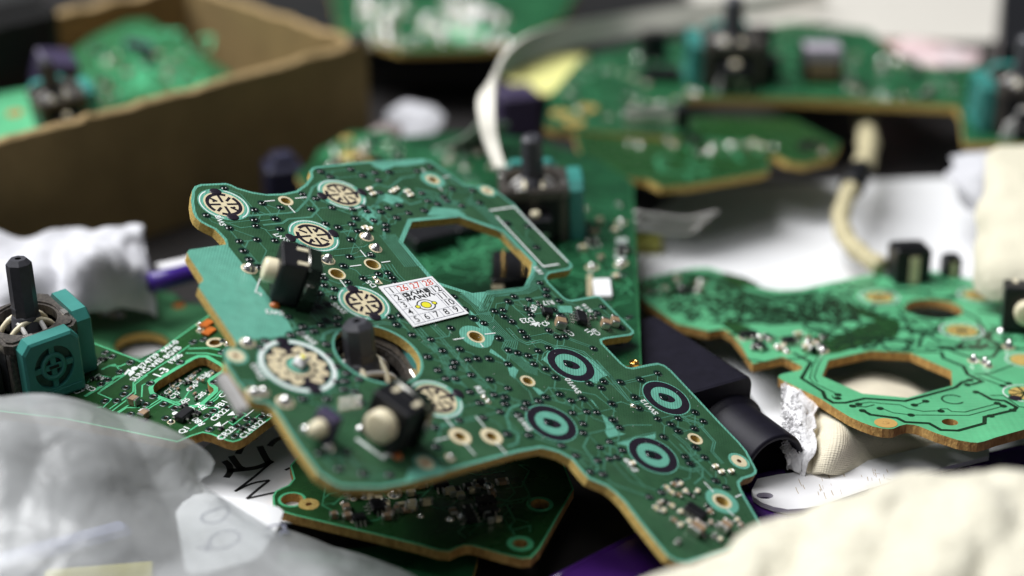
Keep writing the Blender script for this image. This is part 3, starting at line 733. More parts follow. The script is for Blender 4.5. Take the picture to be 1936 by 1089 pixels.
K(C2([(990,520),(1195,490),(1640,950)]), 4); K(C2([(1045,570),(1435,985),(1565,965)]), 4)
K(C3([(460,118),(455,130),(400,122),(362,232),(410,246),(405,265)]), 2.2)
K(C5([(1200,570),(1420,730),(1450,700),(1580,740)]), 6)
def name_on(root, fr, txt, c, d, h, mtl=M_SILK, z=0.09, sx=1.0, bold=0.02):
    if root is not main: h *= 1.06
    p = fr.loc(*c); e = fr.loc(c[0]+d[0], c[1]+d[1]) - p
    m = MB(); lettering(m, txt, p, h*0.86, math.atan2(e.y, e.x), z, 0, sx, bold)
    return m.build('lettering', mtl, root)
for txt, c, d, h in (('SW8', C1([(338,605)])[0], (-3,-5), 1.15), ('SW7', C1([(845,745)])[0], (-5,-3), 1.15), ('SW5', C3([(1060,365)])[0], (-5,-4), 1.15), ('SW3', C3([(520,398)])[0], (-9,-1), 1.2),
        ('SW10', C4([(1245,1010)])[0], (-5,-6), 1.2), ('SW12', C7([(560,570)])[0], (-5,-5), 1.2), ('SW11', C6([(835,700)])[0], (-5,-6), 1.2), ('SW9', C8([(495,175)])[0], (-5,-6), 1.2),
        ('R17', C4([(1035,318)])[0], (-10,1), 1.25), ('R20', C4([(915,370)])[0], (4,-8), 1.15), ('D23', C4([(860,465)])[0], (-10,1), 1.35), ('C6', C4([(1015,495)])[0], (7,-5), 1.15), ('C7', C4([(1215,570)])[0], (-7,-5), 1.25),
        ('U1', C4([(1375,560)])[0], (-7,-5), 1.2), ('C8', C4([(1435,565)])[0], (-7,-6), 1.2), ('R15', C4([(1310,385)])[0], (-8,-7), 1.15), ('R16', C4([(1360,365)])[0], (-8,-7), 1.15), ('D5', C3([(1325,165)])[0], (-6,-5), 1.2),
        ('LB1', C4([(955,55)])[0], (6,7), 1.2), ('SW1', C3([(800,615)])[0], (-6,-5), 1.3), ('SW2', C3([(395,890)])[0], (-5,-8), 1.4), ('R5', C6([(465,430)])[0], (6,7), 1.3)):
    name_on(main, FM, txt, c, d, h)
m = MB(); q = FM.locs(C4([(890,488),(968,482),(935,520)])); m.poly([q], 0.088); m.stroke(FM.locs(C4([(885,505),(975,497)])), 0.2, 0.092); m.stroke(FM.locs(C4([(945,480),(965,520)])), 0.25, 0.092); m.build('diode_mark', M_SILK, main)
# small parts
def at(p): return FM.loc(*p)
ang = math.atan2(*(at((1060,640)) - at((1050,596))).yx)
chip(main, at((1032,595.5)), ang+1.57, 1.75, 1.5, 1.1, 1); chip(main, at((1096,606)), ang, 3.0, 1.75, 1.1, 4)
for x, y, l, w, h in ((1057,616,2.3,1.7,1.35),(1141.5,617,2.1,1.35,1.2),(1160,613,2.1,1.35,1.2)): chip_cap(main, at((x,y)), ang, l, w, h)
for x, y in C4([(950,335),(980,360),(1390,450),(1425,445),(1185,470)]): chip_cap(main, at((x,y)), ang, 1.0, 0.6, 0.4, name='resistor', body=M_BLACK)
for x, y in C3([(1360,115),(1378,150)]) + C6([(505,487),(540,525)]) + C7([(425,560)]): 
    p = at((x,y)); o = link('solder_joint', SOLDER, main, (p.x, p.y, 0.05)); o.scale = (0.3,0.3,0.3)
m = MB(); m.stroke([at(p) for p in C3([(1345,100),(1405,165)])], 0.8, 0.07); m.build('bare_pad', M_CREAM, main)
chip(main, at(C8([(1020,575)])[0]), -0.55, 3.2, 2.1, 0.9, 6)
rr = random.Random(3)
for x, y in C8([(790,370),(850,345),(900,340),(830,410),(890,430),(940,400),(990,430),(1040,400),(730,500),(780,490),(700,540),(760,560),(830,520),(1130,530),(1150,570),(850,640),(900,680),(970,650),(1150,660),(1210,680),(880,820),(1080,760),(1180,770),(1230,800),(1370,640),(1400,680),(900,570)]):
    chip_cap(main, at((x,y)), rr.choice((-0.55, 1.02)), 1.15, 0.7, 0.45, name='resistor', body=rr.choice((M_BLACK, M_CERAM, M_CREAM)))
for x, y, l, w, h in ((1314.6,1006,2.6,2.0,1.4),(1367,1003,2.2,1.6,1.5)): chip_cap(main, at((x,y)), 1.0, l, w, h)
for x, y in C8([(1190,195),(1240,240),(1320,235),(500,170)]): chip_cap(main, at((x,y)), 0.7, 1.2, 0.8, 0.5, name='resistor', body=M_CREAM)
for x, y in C2([(180,370),(210,350),(300,370),(330,400)]) + C1([(1570,350),(1600,390),(1530,670),(1570,680)]): chip_cap(main, at((x,y)), 0.9, 1.3, 0.8, 0.45, name='resistor', body=M_CREAM)
# trigger switches and the small yellow-capped button
tact_switch(main, at((530,556)), math.radians(8), 0.82)
tact_switch(main, at((724,832)), math.radians(55), 0.82, btn=1.25)
o = link('side_button', None, main); p = at((606,828)); o.matrix_local = Matrix.Translation(Vector((p.x,p.y,0.05))*S) @ Matrix.Rotation(math.radians(55), 4, 'Z'); o.empty_display_size = 0.003
m = MB(); m.box((-0.9,-1.7,0.1),(1.2,1.7,4.4),0,bev=0.2); m.build('body', M_DPURPLE, o)
m = MB(); m.lathe([(1.35,0),(1.3,1.3),(1.0,1.9),(0.02,2.0)], 16, 0, Matrix.Translation((-0.9,0,2.3)) @ Matrix.Rotation(-math.pi/2,4,'Y')); m.build('button', M_BUTTON, o)
for yy in (-2.2, 2.2):
    m = MB(); m.lathe([(0.8,0),(0.7,0.4),(0.02,0.8)], 10, 0, Matrix.Translation((-0.6,yy,0))); m.build('solder_foot', M_SOLDER, o)
# the joystick hangs under the round opening, its stick leaning through
MXJ = Matrix.Translation((STK.x-0.6, STK.y-0.6, -TH-11.2)) @ Matrix.Rotation(0.5, 4, 'Z')
up = FM.matrix().to_3x3().inverted() @ Vector((-0.06, 0.0, 1.0)); up = MXJ.to_3x3().inverted() @ up
joystick(main, MXJ, (math.atan2(-up.y, up.z), math.asin(max(-1, min(1, up.x)))), 7.2, sides=((1,0),(0,-1)), fourth=False)
dm = MB(); r = random.Random(17)
for k in range(150):
    x, y = r.uniform(620,1330), r.uniform(430,860); p = FM.loc(x,y)
    if not (point_in_px((x,y))): continue
    a0 = r.uniform(0,6.28)
    if k % 6 == 0: dm.tube([(p.x,p.y,0.2),(p.x+0.5*math.cos(a0),p.y+0.5*math.sin(a0),0.35),(p.x+0.9*math.cos(a0+0.6),p.y+0.9*math.sin(a0+0.6),0.2)], 0.022, 4)
    else: dm.lathe([(0.06,0.05),(0.05,0.10),(0.01,0.12)], 5, 0, Matrix.Translation((p.x,p.y,0.02)))
o = dm.build('dust', M_TISSUE, main); o['kind'] = 'stuff'
# ------------------------------------------------------------------ the numbered sticker
so = link('sticker', None, main); so.empty_display_size = 0.002
Q = FM.locs([(713.8,545),(815.2,525.2),(885.1,595.4),(780.4,621.3)])
sm = MB(); sm.slab([Q], 0.27, 0.34, 0, 0, 0); sm.build('paper', M_STICKER, so)
G = FM.locs(cz(700,510,9.075,[(220,345),(1030,175),(1600,745),(760,965)]))
def GP(a, b):
    return (G[0]*(1-a) + G[1]*a)*(1-b) + (G[3]*(1-a) + G[2]*a)*b
ln = MB(); LZ = 0.347
for q in (((0,0),(1,0),(1,1),(0,1)),): ln.stroke([GP(*x) for x in q], 0.10, LZ, 0, True)
for q in (((.2,0),(.2,1)), ((.8,.2),(.8,1)), ((0,.2),(1,.2)), ((0,.8),(1,.8)), ((0,.4),(.2,.4)), ((0,.6),(.2,.6)), ((.8,.4),(1,.4)), ((.8,.6),(1,.6)), ((.467,0),(.467,.2)), ((.733,0),(.733,.2)), ((.4,.8),(.4,1)), ((.6,.8),(.6,1))):
    ln.stroke([GP(*x) for x in q], 0.07, LZ)
ln.build('printed_grid', M_NAVY, so)
eX, eY = GP(1,0.5)-GP(0,0.5), GP(0.5,0)-GP(0.5,1)
def numeral(txt, a, b, hh, mt, wx):
    vs, fs = text_faces(txt, 0.008); c = GP(a, b); m = MB()
    m.add([(c + eX*(v.x*wx) + eY*(v.y*hh)).to_tuple() + (LZ+0.004,) for v in vs], fs); m.build('numeral', mt, so)
for txt, a, b, mt in (('1',.1,.1,M_INK),('26',.333,.1,M_RED),('27',.6,.1,M_RED),('28',.866,.1,M_RED),('2',.1,.3,M_INK),('3',.1,.5,M_INK),('4',.1,.7,M_INK),('5',.1,.9,M_INK),('6',.3,.9,M_INK),('7',.5,.9,M_INK),('8',.7,.9,M_INK),('9',.9,.9,M_INK),('10',.9,.7,M_INK),('11',.9,.5,M_INK),('12',.9,.3,M_INK)):
    numeral(txt, a, b, 0.215, mt, 0.19)
lg = MB()
def LB(x, y, w, h, strokes, t):
    for q in strokes: lg.stroke([GP(x + w*a, y + h*(1-b)) for a, b in q], t, LZ+0.004 + 0.0005*(len(lg.f) % 5))
let = {'G': [((.95,.88),(.1,.88),(.1,.1),(.92,.1),(.92,.5),(.5,.5))], 'A': [((0,0),(.42,.92),(.6,.92),(1,0))], 'M': [((0,0),(.2,.9),(.5,.25),(.8,.9),(1,0))], 'E': [((.95,.9),(.05,.9)),((.95,.5),(.05,.5)),((.95,.1),(.05,.1))], 'N': [((.08,0),(.08,.85),(.9,.12),(.9,1))], 'I': [((.5,0),(.5,1))]}
for word, y in (('GAME', .225), ('MANIA', .345)):
    x = .215; n = len(word); tot = .575
    ws = [0.45 if ch == 'I' else 1.0 for ch in word]; u = tot/sum(ws)
    for ch, w in zip(word, ws): LB(x + u*w*0.06, y, u*w*0.84, .095, let[ch], 0.30); x += u*w
lg.build('printed_name', M_INK, so)
em = MB(); ce = GP(.47,.62); ax, ay = eX.length, eY.length; rot = math.atan2(eX.y, eX.x)
def ell(cx, cy, rx, ry, z, mi): em.disc(GP(cx, cy), rx*ax, z, mi, 26, ry*ay, rot)
ell(.47,.62,.172,.150,LZ+.004,0); ell(.47,.62,.148,.128,LZ+.007,2); ell(.47,.62,.098,.092,LZ+.010,0); ell(.47,.62,.080,.075,LZ+.013,1)
for cx in (.30,.64): ell(cx,.62,.05,.048,LZ+.016,0); ell(cx,.62,.034,.033,LZ+.019,1)
em.build('printed_emblem', [M_INK, M_YELLOW, M_STICKER], so)
# ------------------------------------------------------------------ the other boards
def board(label, fr, out, hol, m_top, m_edge, th=1.6, pour=None, rim=0.32, extra_inset=()):
    """out and hol are already local loops"""
    root = thing('circuit_board', label, 'circuit board', fr, group='controller circuit boards')
    b = MB(); b.slab([out] + hol, -th, 0, 0, 1, 2); b.build('laminate', [m_top, m_edge, M_BACK], root)
    if pour:
        c = MB(); c.poly([inset(out, rim)] + [inset(h, -rim*1.4) for h in hol], 0.03); c.build('copper_area', pour, root)
    return root
def point_in(p, loop):
    c = False; n = len(loop)
    for i in range(n):
        a, b = loop[i], loop[i-1]
        if (a[1] > p[1]) != (b[1] > p[1]) and p[0] < (b[0]-a[0])*(p[1]-a[1])/(b[1]-a[1]) + a[0]: c = not c
    return c
def scatter_traces(root, fr, box, n, mt, w=0.35, seed=1, z=0.05, lmin=4, lmax=16, clip=None, hol=()):
    """runs of track with 45 degree bends inside a pixel box, joined as one part"""
    r = random.Random(seed); m = MB(); a = fr.loc(box[0], box[3]); b = fr.loc(box[2], box[1])
    x0, x1, y0, y1 = min(a.x,b.x), max(a.x,b.x), min(a.y,b.y), max(a.y,b.y)
    for _ in range(n):
        p = Vector((r.uniform(x0,x1), r.uniform(y0,y1))); an = r.choice((0,1,2,3,4,5,6,7))*math.pi/4 + 0.3; pts = [p]
        for _ in range(r.randint(2,4)):
            p = p + Vector((math.cos(an), math.sin(an)))*r.uniform(lmin,lmax)/3
            p = Vector((min(max(p.x,x0),x1), min(max(p.y,y0),y1))); pts.append(p); an += r.choice((-1,1))*math.pi/4
        if clip and not all(point_in(q, clip) and not any(point_in(q, h) for h in hol) for q in pts): continue
        m.stroke(pts, w*r.uniform(0.6,1.8), z + 0.002*r.random())
    o = m.build('traces', mt, root); o['kind'] = 'stuff'; return o
def scatter_small(root, fr, box, n, seed, clear=(), clip=None):
    r = random.Random(seed)
    for _ in range(n):
        px, py = r.uniform(box[0], box[2]), r.uniform(box[1], box[3])
        if any((px-c[0])**2 + (py-c[1])**2 < c[2]**2 for c in clear): continue
        p = fr.loc(px, py); t = r.random()
        if clip and not point_in(p, clip): continue
        if t < 0.55: chip_cap(root, p, r.choice((0.3,1.87)), r.uniform(1.1,2.2), r.uniform(0.7,1.3), r.uniform(0.4,1.2), name=r.choice(('resistor','capacitor')), body=r.choice((M_BLACK,M_CERAM,M_CREAM)))
        elif t < 0.85: o = link('solder_joint', SOLDER, root, (p.x,p.y,0.05)); k = r.uniform(0.35,0.8); o.scale = (k,k,k)
        else: chip(root, p, r.choice((0.3,1.87)), r.uniform(2,3.2), r.uniform(1.5,2), 1.1, 3)

# --- left board, with the big grey-teal joystick -------------------------------------------------
nL = Vector((0.0, -0.10, 0.995))
FL = Frame(P(350, 760, 290), nL)
D1 = lambda p: cz(160, 600, 4.034, p)
outL = FL.locs([(-90,760),(-80,690),(60,640),(150,636),(175,647),(258,679),(266,683),(274,681),(300,663),(378,607),(440,566),(520,560),(560,640),(575,720),(519,786),(465,826),(452,833),(440,836),(428,833),(398,821),(383,818),(363,824),(335,836),(240,816),(120,792),(-20,776)])
cutL = FL.locs([(289,734),(292,727),(300,720),(366,680),(376,676),(388,676),(414,691),(421,697),(418,702),(396,715),(392,721),(396,729),(404,735),(404,740),(379,762),(368,766),(350,767),(300,748),(291,742)])
hL = FL.loc(*D1([(993,193)])[0])
left = board('left green board carrying the large teal joystick and rows of white printed letters', FL, outL, [cutL, circle(hL, 1.0, 18)], M_MINT, M_EDGE2, pour=M_LPOUR, rim=0.30)
m = MB(); m.ring(hL, 1.0, 1.45, 0.05, 0, 24); m.build('hole_ring', M_CREAM, left)
m = MB()
def TL(pts, w=3.0, n=1, gap=0.4):
    b = FL.locs(D1(pts))
    for k in range(n): m.stroke([p + Vector((0.7,-0.7))*((k-(n-1)/2)*gap) for p in b], w/11.75, 0.05)
for a in (([(0,605),(190,490),(240,455),(300,445)],7),([(100,580),(205,625),(140,690)],3),([(100,580),(370,400)],3),([(190,700),(370,570),(372,500),(640,330),(800,215)],3),([(210,715),(388,582),(384,512),(480,440)],3),([(435,610),(440,520),(520,478)],3),([(250,725),(360,655)],3),
          ([(440,720),(600,618),(660,640),(760,690)],3,2,0.55),([(790,240),(960,235),(1060,255)],4),([(770,275),(930,275),(1050,300)],4),([(800,865),(900,800),(985,740)],3),([(1100,800),(1200,728),(1235,742),(1132,822),(1100,800)],3),([(90,690),(130,685)],3),
          ([(260,730),(320,690),(420,690)],3),([(880,700),(1000,620),(1050,560)],3,2,0.5),([(820,740),(900,690),(1010,690),(1020,720),(980,740)],2.4),([(130,400),(190,370),(270,375),(350,340)],4),([(1160,880),(1260,800),(1340,740)],2.4),([(180,370),(230,360),(300,440)],3),([(640,690),(760,620),(800,560)],2.4),([(700,640),(760,690),(820,690)],2.4),([(20,500),(100,440),(190,460),(215,490),(120,560)],3)):
    TL(*a)
m.stroke(inset(cutL, -0.35), 0.75, 0.046, 0, True)
o = m.build('traces', M_MINT, left); o['kind'] = 'stuff'
vias(left, FL, D1([(500,505),(315,537),(300,587),(245,637),(155,640),(525,605),(605,663),(690,695),(620,770),(465,665),(420,645),(350,740),(955,855),(955,660),(985,715),(935,752),(1085,688),(1150,905),(1165,833),(1245,825),(1240,775),(1355,760),(1380,720),(990,495),(270,415),(175,478),(125,510),(350,345),(730,345),(830,190),(910,170),(1050,265),(210,300),(160,270),(1060,180)]), VIA_FLAT, jit=0.05)
for txt, c, d, h, b in (('E74739', (490,335), (9,-7), 1.25, .02), ('94V-0', (650,225), (9,-7), 1.25, .02), ('SUNG', (425,437), (9,-7), 1.25, .02), ('WEI', (550,350), (9,-7), 1.25, .02), ('8GVB', (670,270), (9,-7), 1.25, .02), ('1906', (690,320), (9,-7), 1.25, .02),
        ('1-3', (585,425), (9,-7), 1.75, .02), ('CR22', (1030,745), (9,-7), 1.25, .02), ('CR23', (1085,887), (9,-7), 1.3, .02), ('C14', (1235,888), (9,-7), 1.25, .02), ('R22', (1325,820), (9,-7), 1.25, .02), ('FB1', (1045,665), (9,-7), 1.2, .02), ('R80', (870,798), (-9,-7), 1.2, .02),
        ('R94', (890,680), (-9,-6), 1.1, .02), ('C74', (800,690), (-9,-7), 1.1, .02), ('Q1', (760,862), (9,-7), 1.2, .02), ('C34', (460,725), (-9,-6), 1.1, .02), ('C38', (40,540), (-9,-4), 1.1, .02), ('R41', (120,455), (-9,-5), 1.0, .02), ('C24', (-30,560), (9,-4), 1.1, .02), ('R', (1420,750), (9,-7), 1.2, .02), ('C', (1050,600), (9,-7), 1.1, .02), ('C5', (90,355), (9,-7), 1.2, .02)):
    name_on(left, FL, txt, D1([c])[0], d, h, bold=b)
mk = MB(); c = FL.locs(D1([(330,430),(370,400),(385,425),(345,455)])); mk.poly([c], 0.09); mk.disc(FL.loc(*D1([(380,392)])[0]), 0.55, 0.092, 0, 14); mk.stroke(FL.locs(D1([(308,440),(335,405),(360,415)])), 0.4, 0.094); mk.build('approval_mark', M_SILK, left)
mk = MB()
for q in ([(1085,752),(1130,718),(1150,748)], [(980,830),(1030,800),(1045,835)]): mk.poly([FL.locs(D1(q))], 0.09)
mk.stroke(FL.locs(D1([(1035,838),(1095,795)])), 0.2, 0.092); mk.stroke(FL.locs(D1([(1225,760),(1290,708)])), 0.2, 0.092)
mk.disc(FL.loc(*D1([(690,735)])[0]), 0.5, 0.09, 0, 14); mk.build('diode_marks', M_SILK, left)
lc = lambda x, y: FL.loc(*D1([(x, y)])[0])
aL = math.atan2(*(lc(1045,450)-lc(955,520)).yx)
chip_cap(left, lc(375,660), aL+1.57, 2.0, 1.35, 1.3); chip_cap(left, lc(455,765), aL, 2.0, 1.3, 1.2); chip(left, lc(765,770), aL, 3.1, 1.7, 1.25, 2)
for x, y in ((850,735),(870,745),(1180,750),(1130,792),(1040,858),(1200,860),(1290,795),(120,330),(155,330),(60,480),(100,475),(740,690),(770,680)): chip_cap(left, lc(x,y), aL, 1.1, 0.65, 0.45, name='resistor', body=M_BLACK)
for x, y in ((950,120),(935,60)):
    q = MB(); q.box((-1.2,-0.8,0),(1.2,0.8,0.5),0,bev=0.1); q = q.build('orange_part', M_ORANGE, left); p = lc(x,y); q.location = (p.x*S,p.y*S,0.05*S); q.rotation_euler = (0,0,aL)
for x, y in ((880,55),(880,100),(1090,205),(660,800)): 
    p = lc(x,y); o = link('solder_joint', SOLDER, left, (p.x,p.y,0.05)); o.scale = (0.4,0.4,0.4)
pj = FL.loc(66, 708)
joystick(left, Matrix.Translation((pj.x, pj.y, 0.05)) @ Matrix.Rotation(math.radians(-52), 4, 'Z') @ Matrix.Diagonal((0.86,0.86,1,1)), (-0.06, -0.10), 10.6, sides=((1,0),(0,1)))
# --- small populated board seen through the left board's cut-out
FU = Frame(P(352, 735, 297), Vector((0.05,-0.12,0.99)))
under = board('small green board crowded with tiny parts, seen through the cut-out of the left board', FU, FU.locs([(235,690),(350,640),(470,690),(430,790),(330,800),(250,770)]), [], M_MGREEN, M_EDGE2)
for k, (txt, x, y) in enumerate((('C73',650,560),('C21',720,505),('R30',810,460),('C37',690,595),('C96',820,540),('C5',770,640),('C85',885,600),('SC1',870,480),('R34',910,450),('C3',740,650),('BC8',960,430))):
    name_on(under, FU, txt, D1([(x,y)])[0], (9,-7), 1.05)
r = random.Random(5)
for k in range(26):
    x, y = r.uniform(590,990), r.uniform(400,660)
    p = FU.loc(*D1([(x,y)])[0]); chip_cap(under, p, aL + r.choice((0,1.57)), r.uniform(0.6,1.0), 0.45, r.uniform(0.3,0.5), name='resistor', body=r.choice((M_CERAM,M_BLACK,M_CREAM)))

# --- board lying underneath the main board, front
FD = Frame(P(530, 950, 278), Vector((0.03,-0.02,1)))
D8 = lambda p: cz(500, 684, 2.689, p)
outD = FD.locs([(548,880),(555,905),(545,917),(533,922),(521,928),(515,938),(516,955),(524,965),(560,975),(700,1008),(790,1030),(828,1041),(850,1043),(866,1035),(880,1031),(895,1032),(950,1048),(985,1056),(1004,1055),(1020,1038),(1085,925),(1060,860),(900,790),(640,780)])
hD = [circle(FD.loc(*D8([(140,700)])[0]), 1.75, 20), circle(FD.loc(*D8([(1400,725)])[0]), 1.5, 20), circle(FD.loc(*D8([(1300,925)])[0]), 1.15, 20)]
low = board('dark board lying under the main board, one corner with two holes showing', FD, outD, hD, M_MINT, M_EDGE2, pour=M_LPOUR, rim=0.3)
m = MB(); c = FD.loc(*D8([(225,725)])[0]); m.ring(c, 0.5, 1.6, 0.06, 0, 24); m.disc(c, 0.5, 0.055, 1, 12); m.build('test_pad', [M_EDGE, M_COPPER], low)
m = MB(); c = FD.loc(*D8([(1300,925)])[0]); m.ring(c, 1.15, 2.0, 0.05, 0, 28); c = FD.loc(*D8([(1400,725)])[0]); m.ring(c, 1.5, 2.1, 0.05, 0, 28); m.build('hole_ring', M_MINT, low)
scatter_traces(low, FD, (600,880,1000,1010), 40, M_BTRACE, 0.25, 4, clip=inset(outD, 1.0)); scatter_small(low, FD, (620,905,960,990), 60, 9, clip=inset(outD, 1.2))

# --- the right-hand bright green board
FR = Frame(P(1690, 811, 290), Vector((0.0, 0.085, 0.996)))
E3 = lambda p: cz(1450, 640, 3.984, p)
E4 = lambda p: cz(1216, 380, 2.689, p)
outR = FR.locs([(1190,540),(1216,527),(1272,514),(1310,507),(1339,506),(1356,511),(1376,521),(1424,539),(1450,546),(1476,549),(1513,547),(1569,534),(1636,521),(1700,514),(1755,511),(1811,521),(1848,532),(1885,541),(1990,556),(2020,690),(2010,795),(1936,812),(1882,827),(1862,834),(1848,837),(1834,836),(1811,832),(1770,819),(1738,806),(1726,803),(1714,802),(1701,805),(1690,810),(1681,811),(1668,810),(1650,806),(1628,798),(1606,788),(1578,771),(1550,753),(1508,733),(1478,718),(1472,714),(1472,710),(1478,707),(1510,700),(1517,697),(1516,693),(1486,677),(1478,675),(1424,688),(1416,680),(1402,655),(1383,631),(1372,624),(1362,622),(1339,626),(1280,612),(1220,570)])
octR = FR.locs([(1554,711),(1566,681),(1645,663),(1721,667),(1799,701),(1800,729),(1716,752),(1630,744)])
cR = FR.loc(1765,584)
rr_ = (FR.loc(1819,584)-FR.loc(1711,584)).length/2
hR = FR.loc(1796,798)
right = board('bright green board on the right with black tracks and an eight-sided opening', FR, outR, [octR, circle(cR, rr_, 40), circle(hR, 1.3, 20)], M_RGREEN, M_EDGE2)
m = MB()
def TR(pts, w, f=E3): m.stroke(FR.locs(f(pts)), w/11.75, 0.04 + 0.0007*(len(m.f) % 23))
for a in (([(200,110),(330,180),(260,300),(420,400),(440,450),(500,485),(590,485),(740,452),(1040,472),(1200,430),(1420,370),(1470,330),(1540,310)],8),([(390,130),(345,205),(322,300),(350,335),(490,400),(540,425)],2.4),([(420,140),(385,200),(355,290),(380,330)],2.4),([(725,545),(780,575),(980,600),(1040,630),(1220,640),(1310,690),(1440,695),(1638,640),(1640,592),(1860,540),(1880,520),(1790,470),(1690,460),(1600,410)],8),
          ([(700,490),(780,480),(860,490),(1000,500),(1070,530),(1180,550),(1290,545),(1310,530),(1360,530),(1390,550),(1490,555),(1740,490)],2.4),([(650,510),(740,517),(810,500)],2.4),([(860,525),(950,560),(1090,577),(1520,580),(1780,510)],2.4),([(1110,503),(1200,475)],2.6),([(1310,100),(1330,150),(1480,210),(1510,270),(1620,325),(1540,348)],8),([(1560,270),(1680,265),(1860,200)],3.5),([(1590,290),(1780,360)],3),([(1640,270),(1820,340)],3),
          ([(1210,40),(1330,60),(1430,110),(1560,150),(1700,140),(1740,90),(1800,70)],7),([(1680,430),(1780,430),(1900,515),(1940,520)],2.4),([(490,430),(500,450),(560,455)],2.4)):
    TR(*a)
for a in (([(600,620),(760,600),(860,640),(1000,690),(1180,700),(1250,760),(1500,770)],7),([(1050,470),(1120,540),(1060,600),(1200,640)],6),([(0,420),(140,400),(240,440),(380,470),(520,450)],8),([(330,380),(420,420),(560,440),(700,480),(860,470)],9),([(560,560),(700,540),(820,570),(780,620),(640,630),(570,590)],6),([(1300,560),(1350,640),(1420,680),(1400,740)],7),([(1620,560),(1700,600),(1740,700),(1860,760)],7),([(420,690),(520,660),(640,700),(900,700)],8),([(500,800),(620,820),(800,800),(880,760),(1100,700)],5),([(1660,420),(1500,440),(1360,430),(1250,440)],6)):
    TR(*a, f=E4)
m.ring(FR.loc(*E3([(1400,460)])[0]), 1.65, 1.95, 0.06, 0, 26, 0.6, 5.6)
for x, y in ((535,425),(533,452),(645,510),(690,497),(852,528),(720,545),(1085,578),(1110,503),(1195,474),(1310,548),(1735,490),(1780,510),(1685,585),(1850,542),(1575,405),(1510,350),(1530,315),(1775,358),(1820,340)): m.disc(FR.loc(*E3([(x,y)])[0]), 0.62, 0.07, 0, 14)
o = m.build('traces', M_RTRACE, right); o['kind'] = 'stuff'
m = MB()
for q in ([(860,790),(900,730),(1000,680),(1180,610),(1060,570),(1010,540),(1080,530),(1300,610),(1310,640),(1290,690),(1200,710),(1000,770)], [(400,360),(520,390),(600,430),(480,440),(420,400)], [(420,600),(540,640),(570,690),(500,700),(400,630)]): m.poly([FR.locs(E4(q))], 0.036)
m.build('dark_area', M_LPOUR, right)
scatter_traces(right, FR, (1225,515,1580,610), 330, M_RTRACE, 0.42, 21, clip=inset(outR, 1.0), hol=[octR, circle(cR, rr_, 24)]); scatter_traces(right, FR, (1540,525,1910,660), 140, M_RTRACE, 0.4, 22, 0.052, clip=inset(outR, 1.0), hol=[octR, circle(cR, rr_, 24)])
for x, y, rx in ((1200,490,2.6),(1620,660,2.8),(1700,480,2.6)):
    c = FR.loc(*E4([(x,y)])[0]); q = MB(); q.ring(c, rx+0.9, rx+1.15, 0.062, 2, 30); q.disc(c, rx, 0.065, 0, 30)
    for k in range(4): a = k*math.pi/4+0.2; d = Vector((math.cos(a), math.sin(a))); q.stroke([c-d*rx*.9, c+d*rx*.9], 0.35, 0.068+0.001*k, 1)
    q.build('contact_pad', [M_EDGE, M_RTRACE, M_SILK], right)
c = FR.loc(*E3([(1945,165)])[0]); q = MB(); q.disc(c, 2.6, 0.064, 0, 30); q.ring(c, 3.2, 3.4, 0.062, 1, 30); q.build('contact_pad', [M_EDGE, M_SILK], right)
c = FR.loc(*E3([(1945,415)])[0]); q = MB(); q.disc(c, 2.7, 0.064, 0, 30); q.ring(c, 3.5, 3.7, 0.062, 1, 30)
for k in range(4): a = k*math.pi/4+0.2; d = Vector((math.cos(a), math.sin(a))); q.stroke([c-d*2.9, c+d*2.9], 0.4, 0.07+0.001*k, 2)
q.build('contact_pad', [M_EDGE, M_SILK, M_RTRACE], right)
q = MB(); q.disc(FR.loc(*E3([(1870,450)])[0]), 1.1, 0.075, 0, 16); q.build('carbon_dot', M_CARBON, right)
c = FR.loc(*E3([(895,638)])[0]); q = MB(); q.ring(c, 0.65, 1.85, 0.062, 0, 28); q.disc(c, 0.66, 0.06, 1, 14); q.build('test_pad', [mat('tan_pad', (0.50,0.30,0.09), 0.5), M_EDGE2], right)
for x, y, k in ((1555,170,0.8),(1820,65,0.9),(1640,185,0.7),(1670,210,0.6)):
    p = FR.loc(*E3([(x,y)])[0]); o = link('solder_joint', SOLDER, right, (p.x,p.y,0.05)); o.scale = (k*0.8,k,k*1.3)
scatter_small(right, FR, (1395,635,1560,668), 34, 31, clip=inset(outR, 1.2)); scatter_small(right, FR, (1230,520,1330,560), 8, 33, clip=inset(outR, 1.2))
def black_block(root, fr, px, py, w, d, h, rot=0.0, name='black_component', trim=True):
    p = fr.loc(px, py); o = link(name, None, root); o.empty_display_size = 0.003
    o.matrix_local = Matrix.Translation(Vector((p.x,p.y,0.03))*S) @ Matrix.Rotation(rot,4,'Z')
    b = MB(); b.box((-w/2,-d/2,0),(w/2,d/2,h),0,bev=0.3); b.build('body', M_BLACK, o)
    if trim:
        b = MB(); b.box((-w*.12,-d/2-0.25,0.2),(w*.16,-d/2-0.02,h*.8),0); b.build('contact_strip', M_CREAM, o)
        b = MB(); b.box((-w*.4,-d*.3,h),(w*.35,d*.3,h+0.5),0,bev=0.1); b.build('cap', M_BLACK, o)
    return o
black_block(right, FR, 1716, 528, 7.0, 6.0, 7.0, 0.1); black_block(right, FR, 1796, 521, 3.6, 3.0, 4.0, 0.1)
p = FR.loc(1932, 625); tact_switch(right, p, math.radians(80), 0.95, bracket=False)

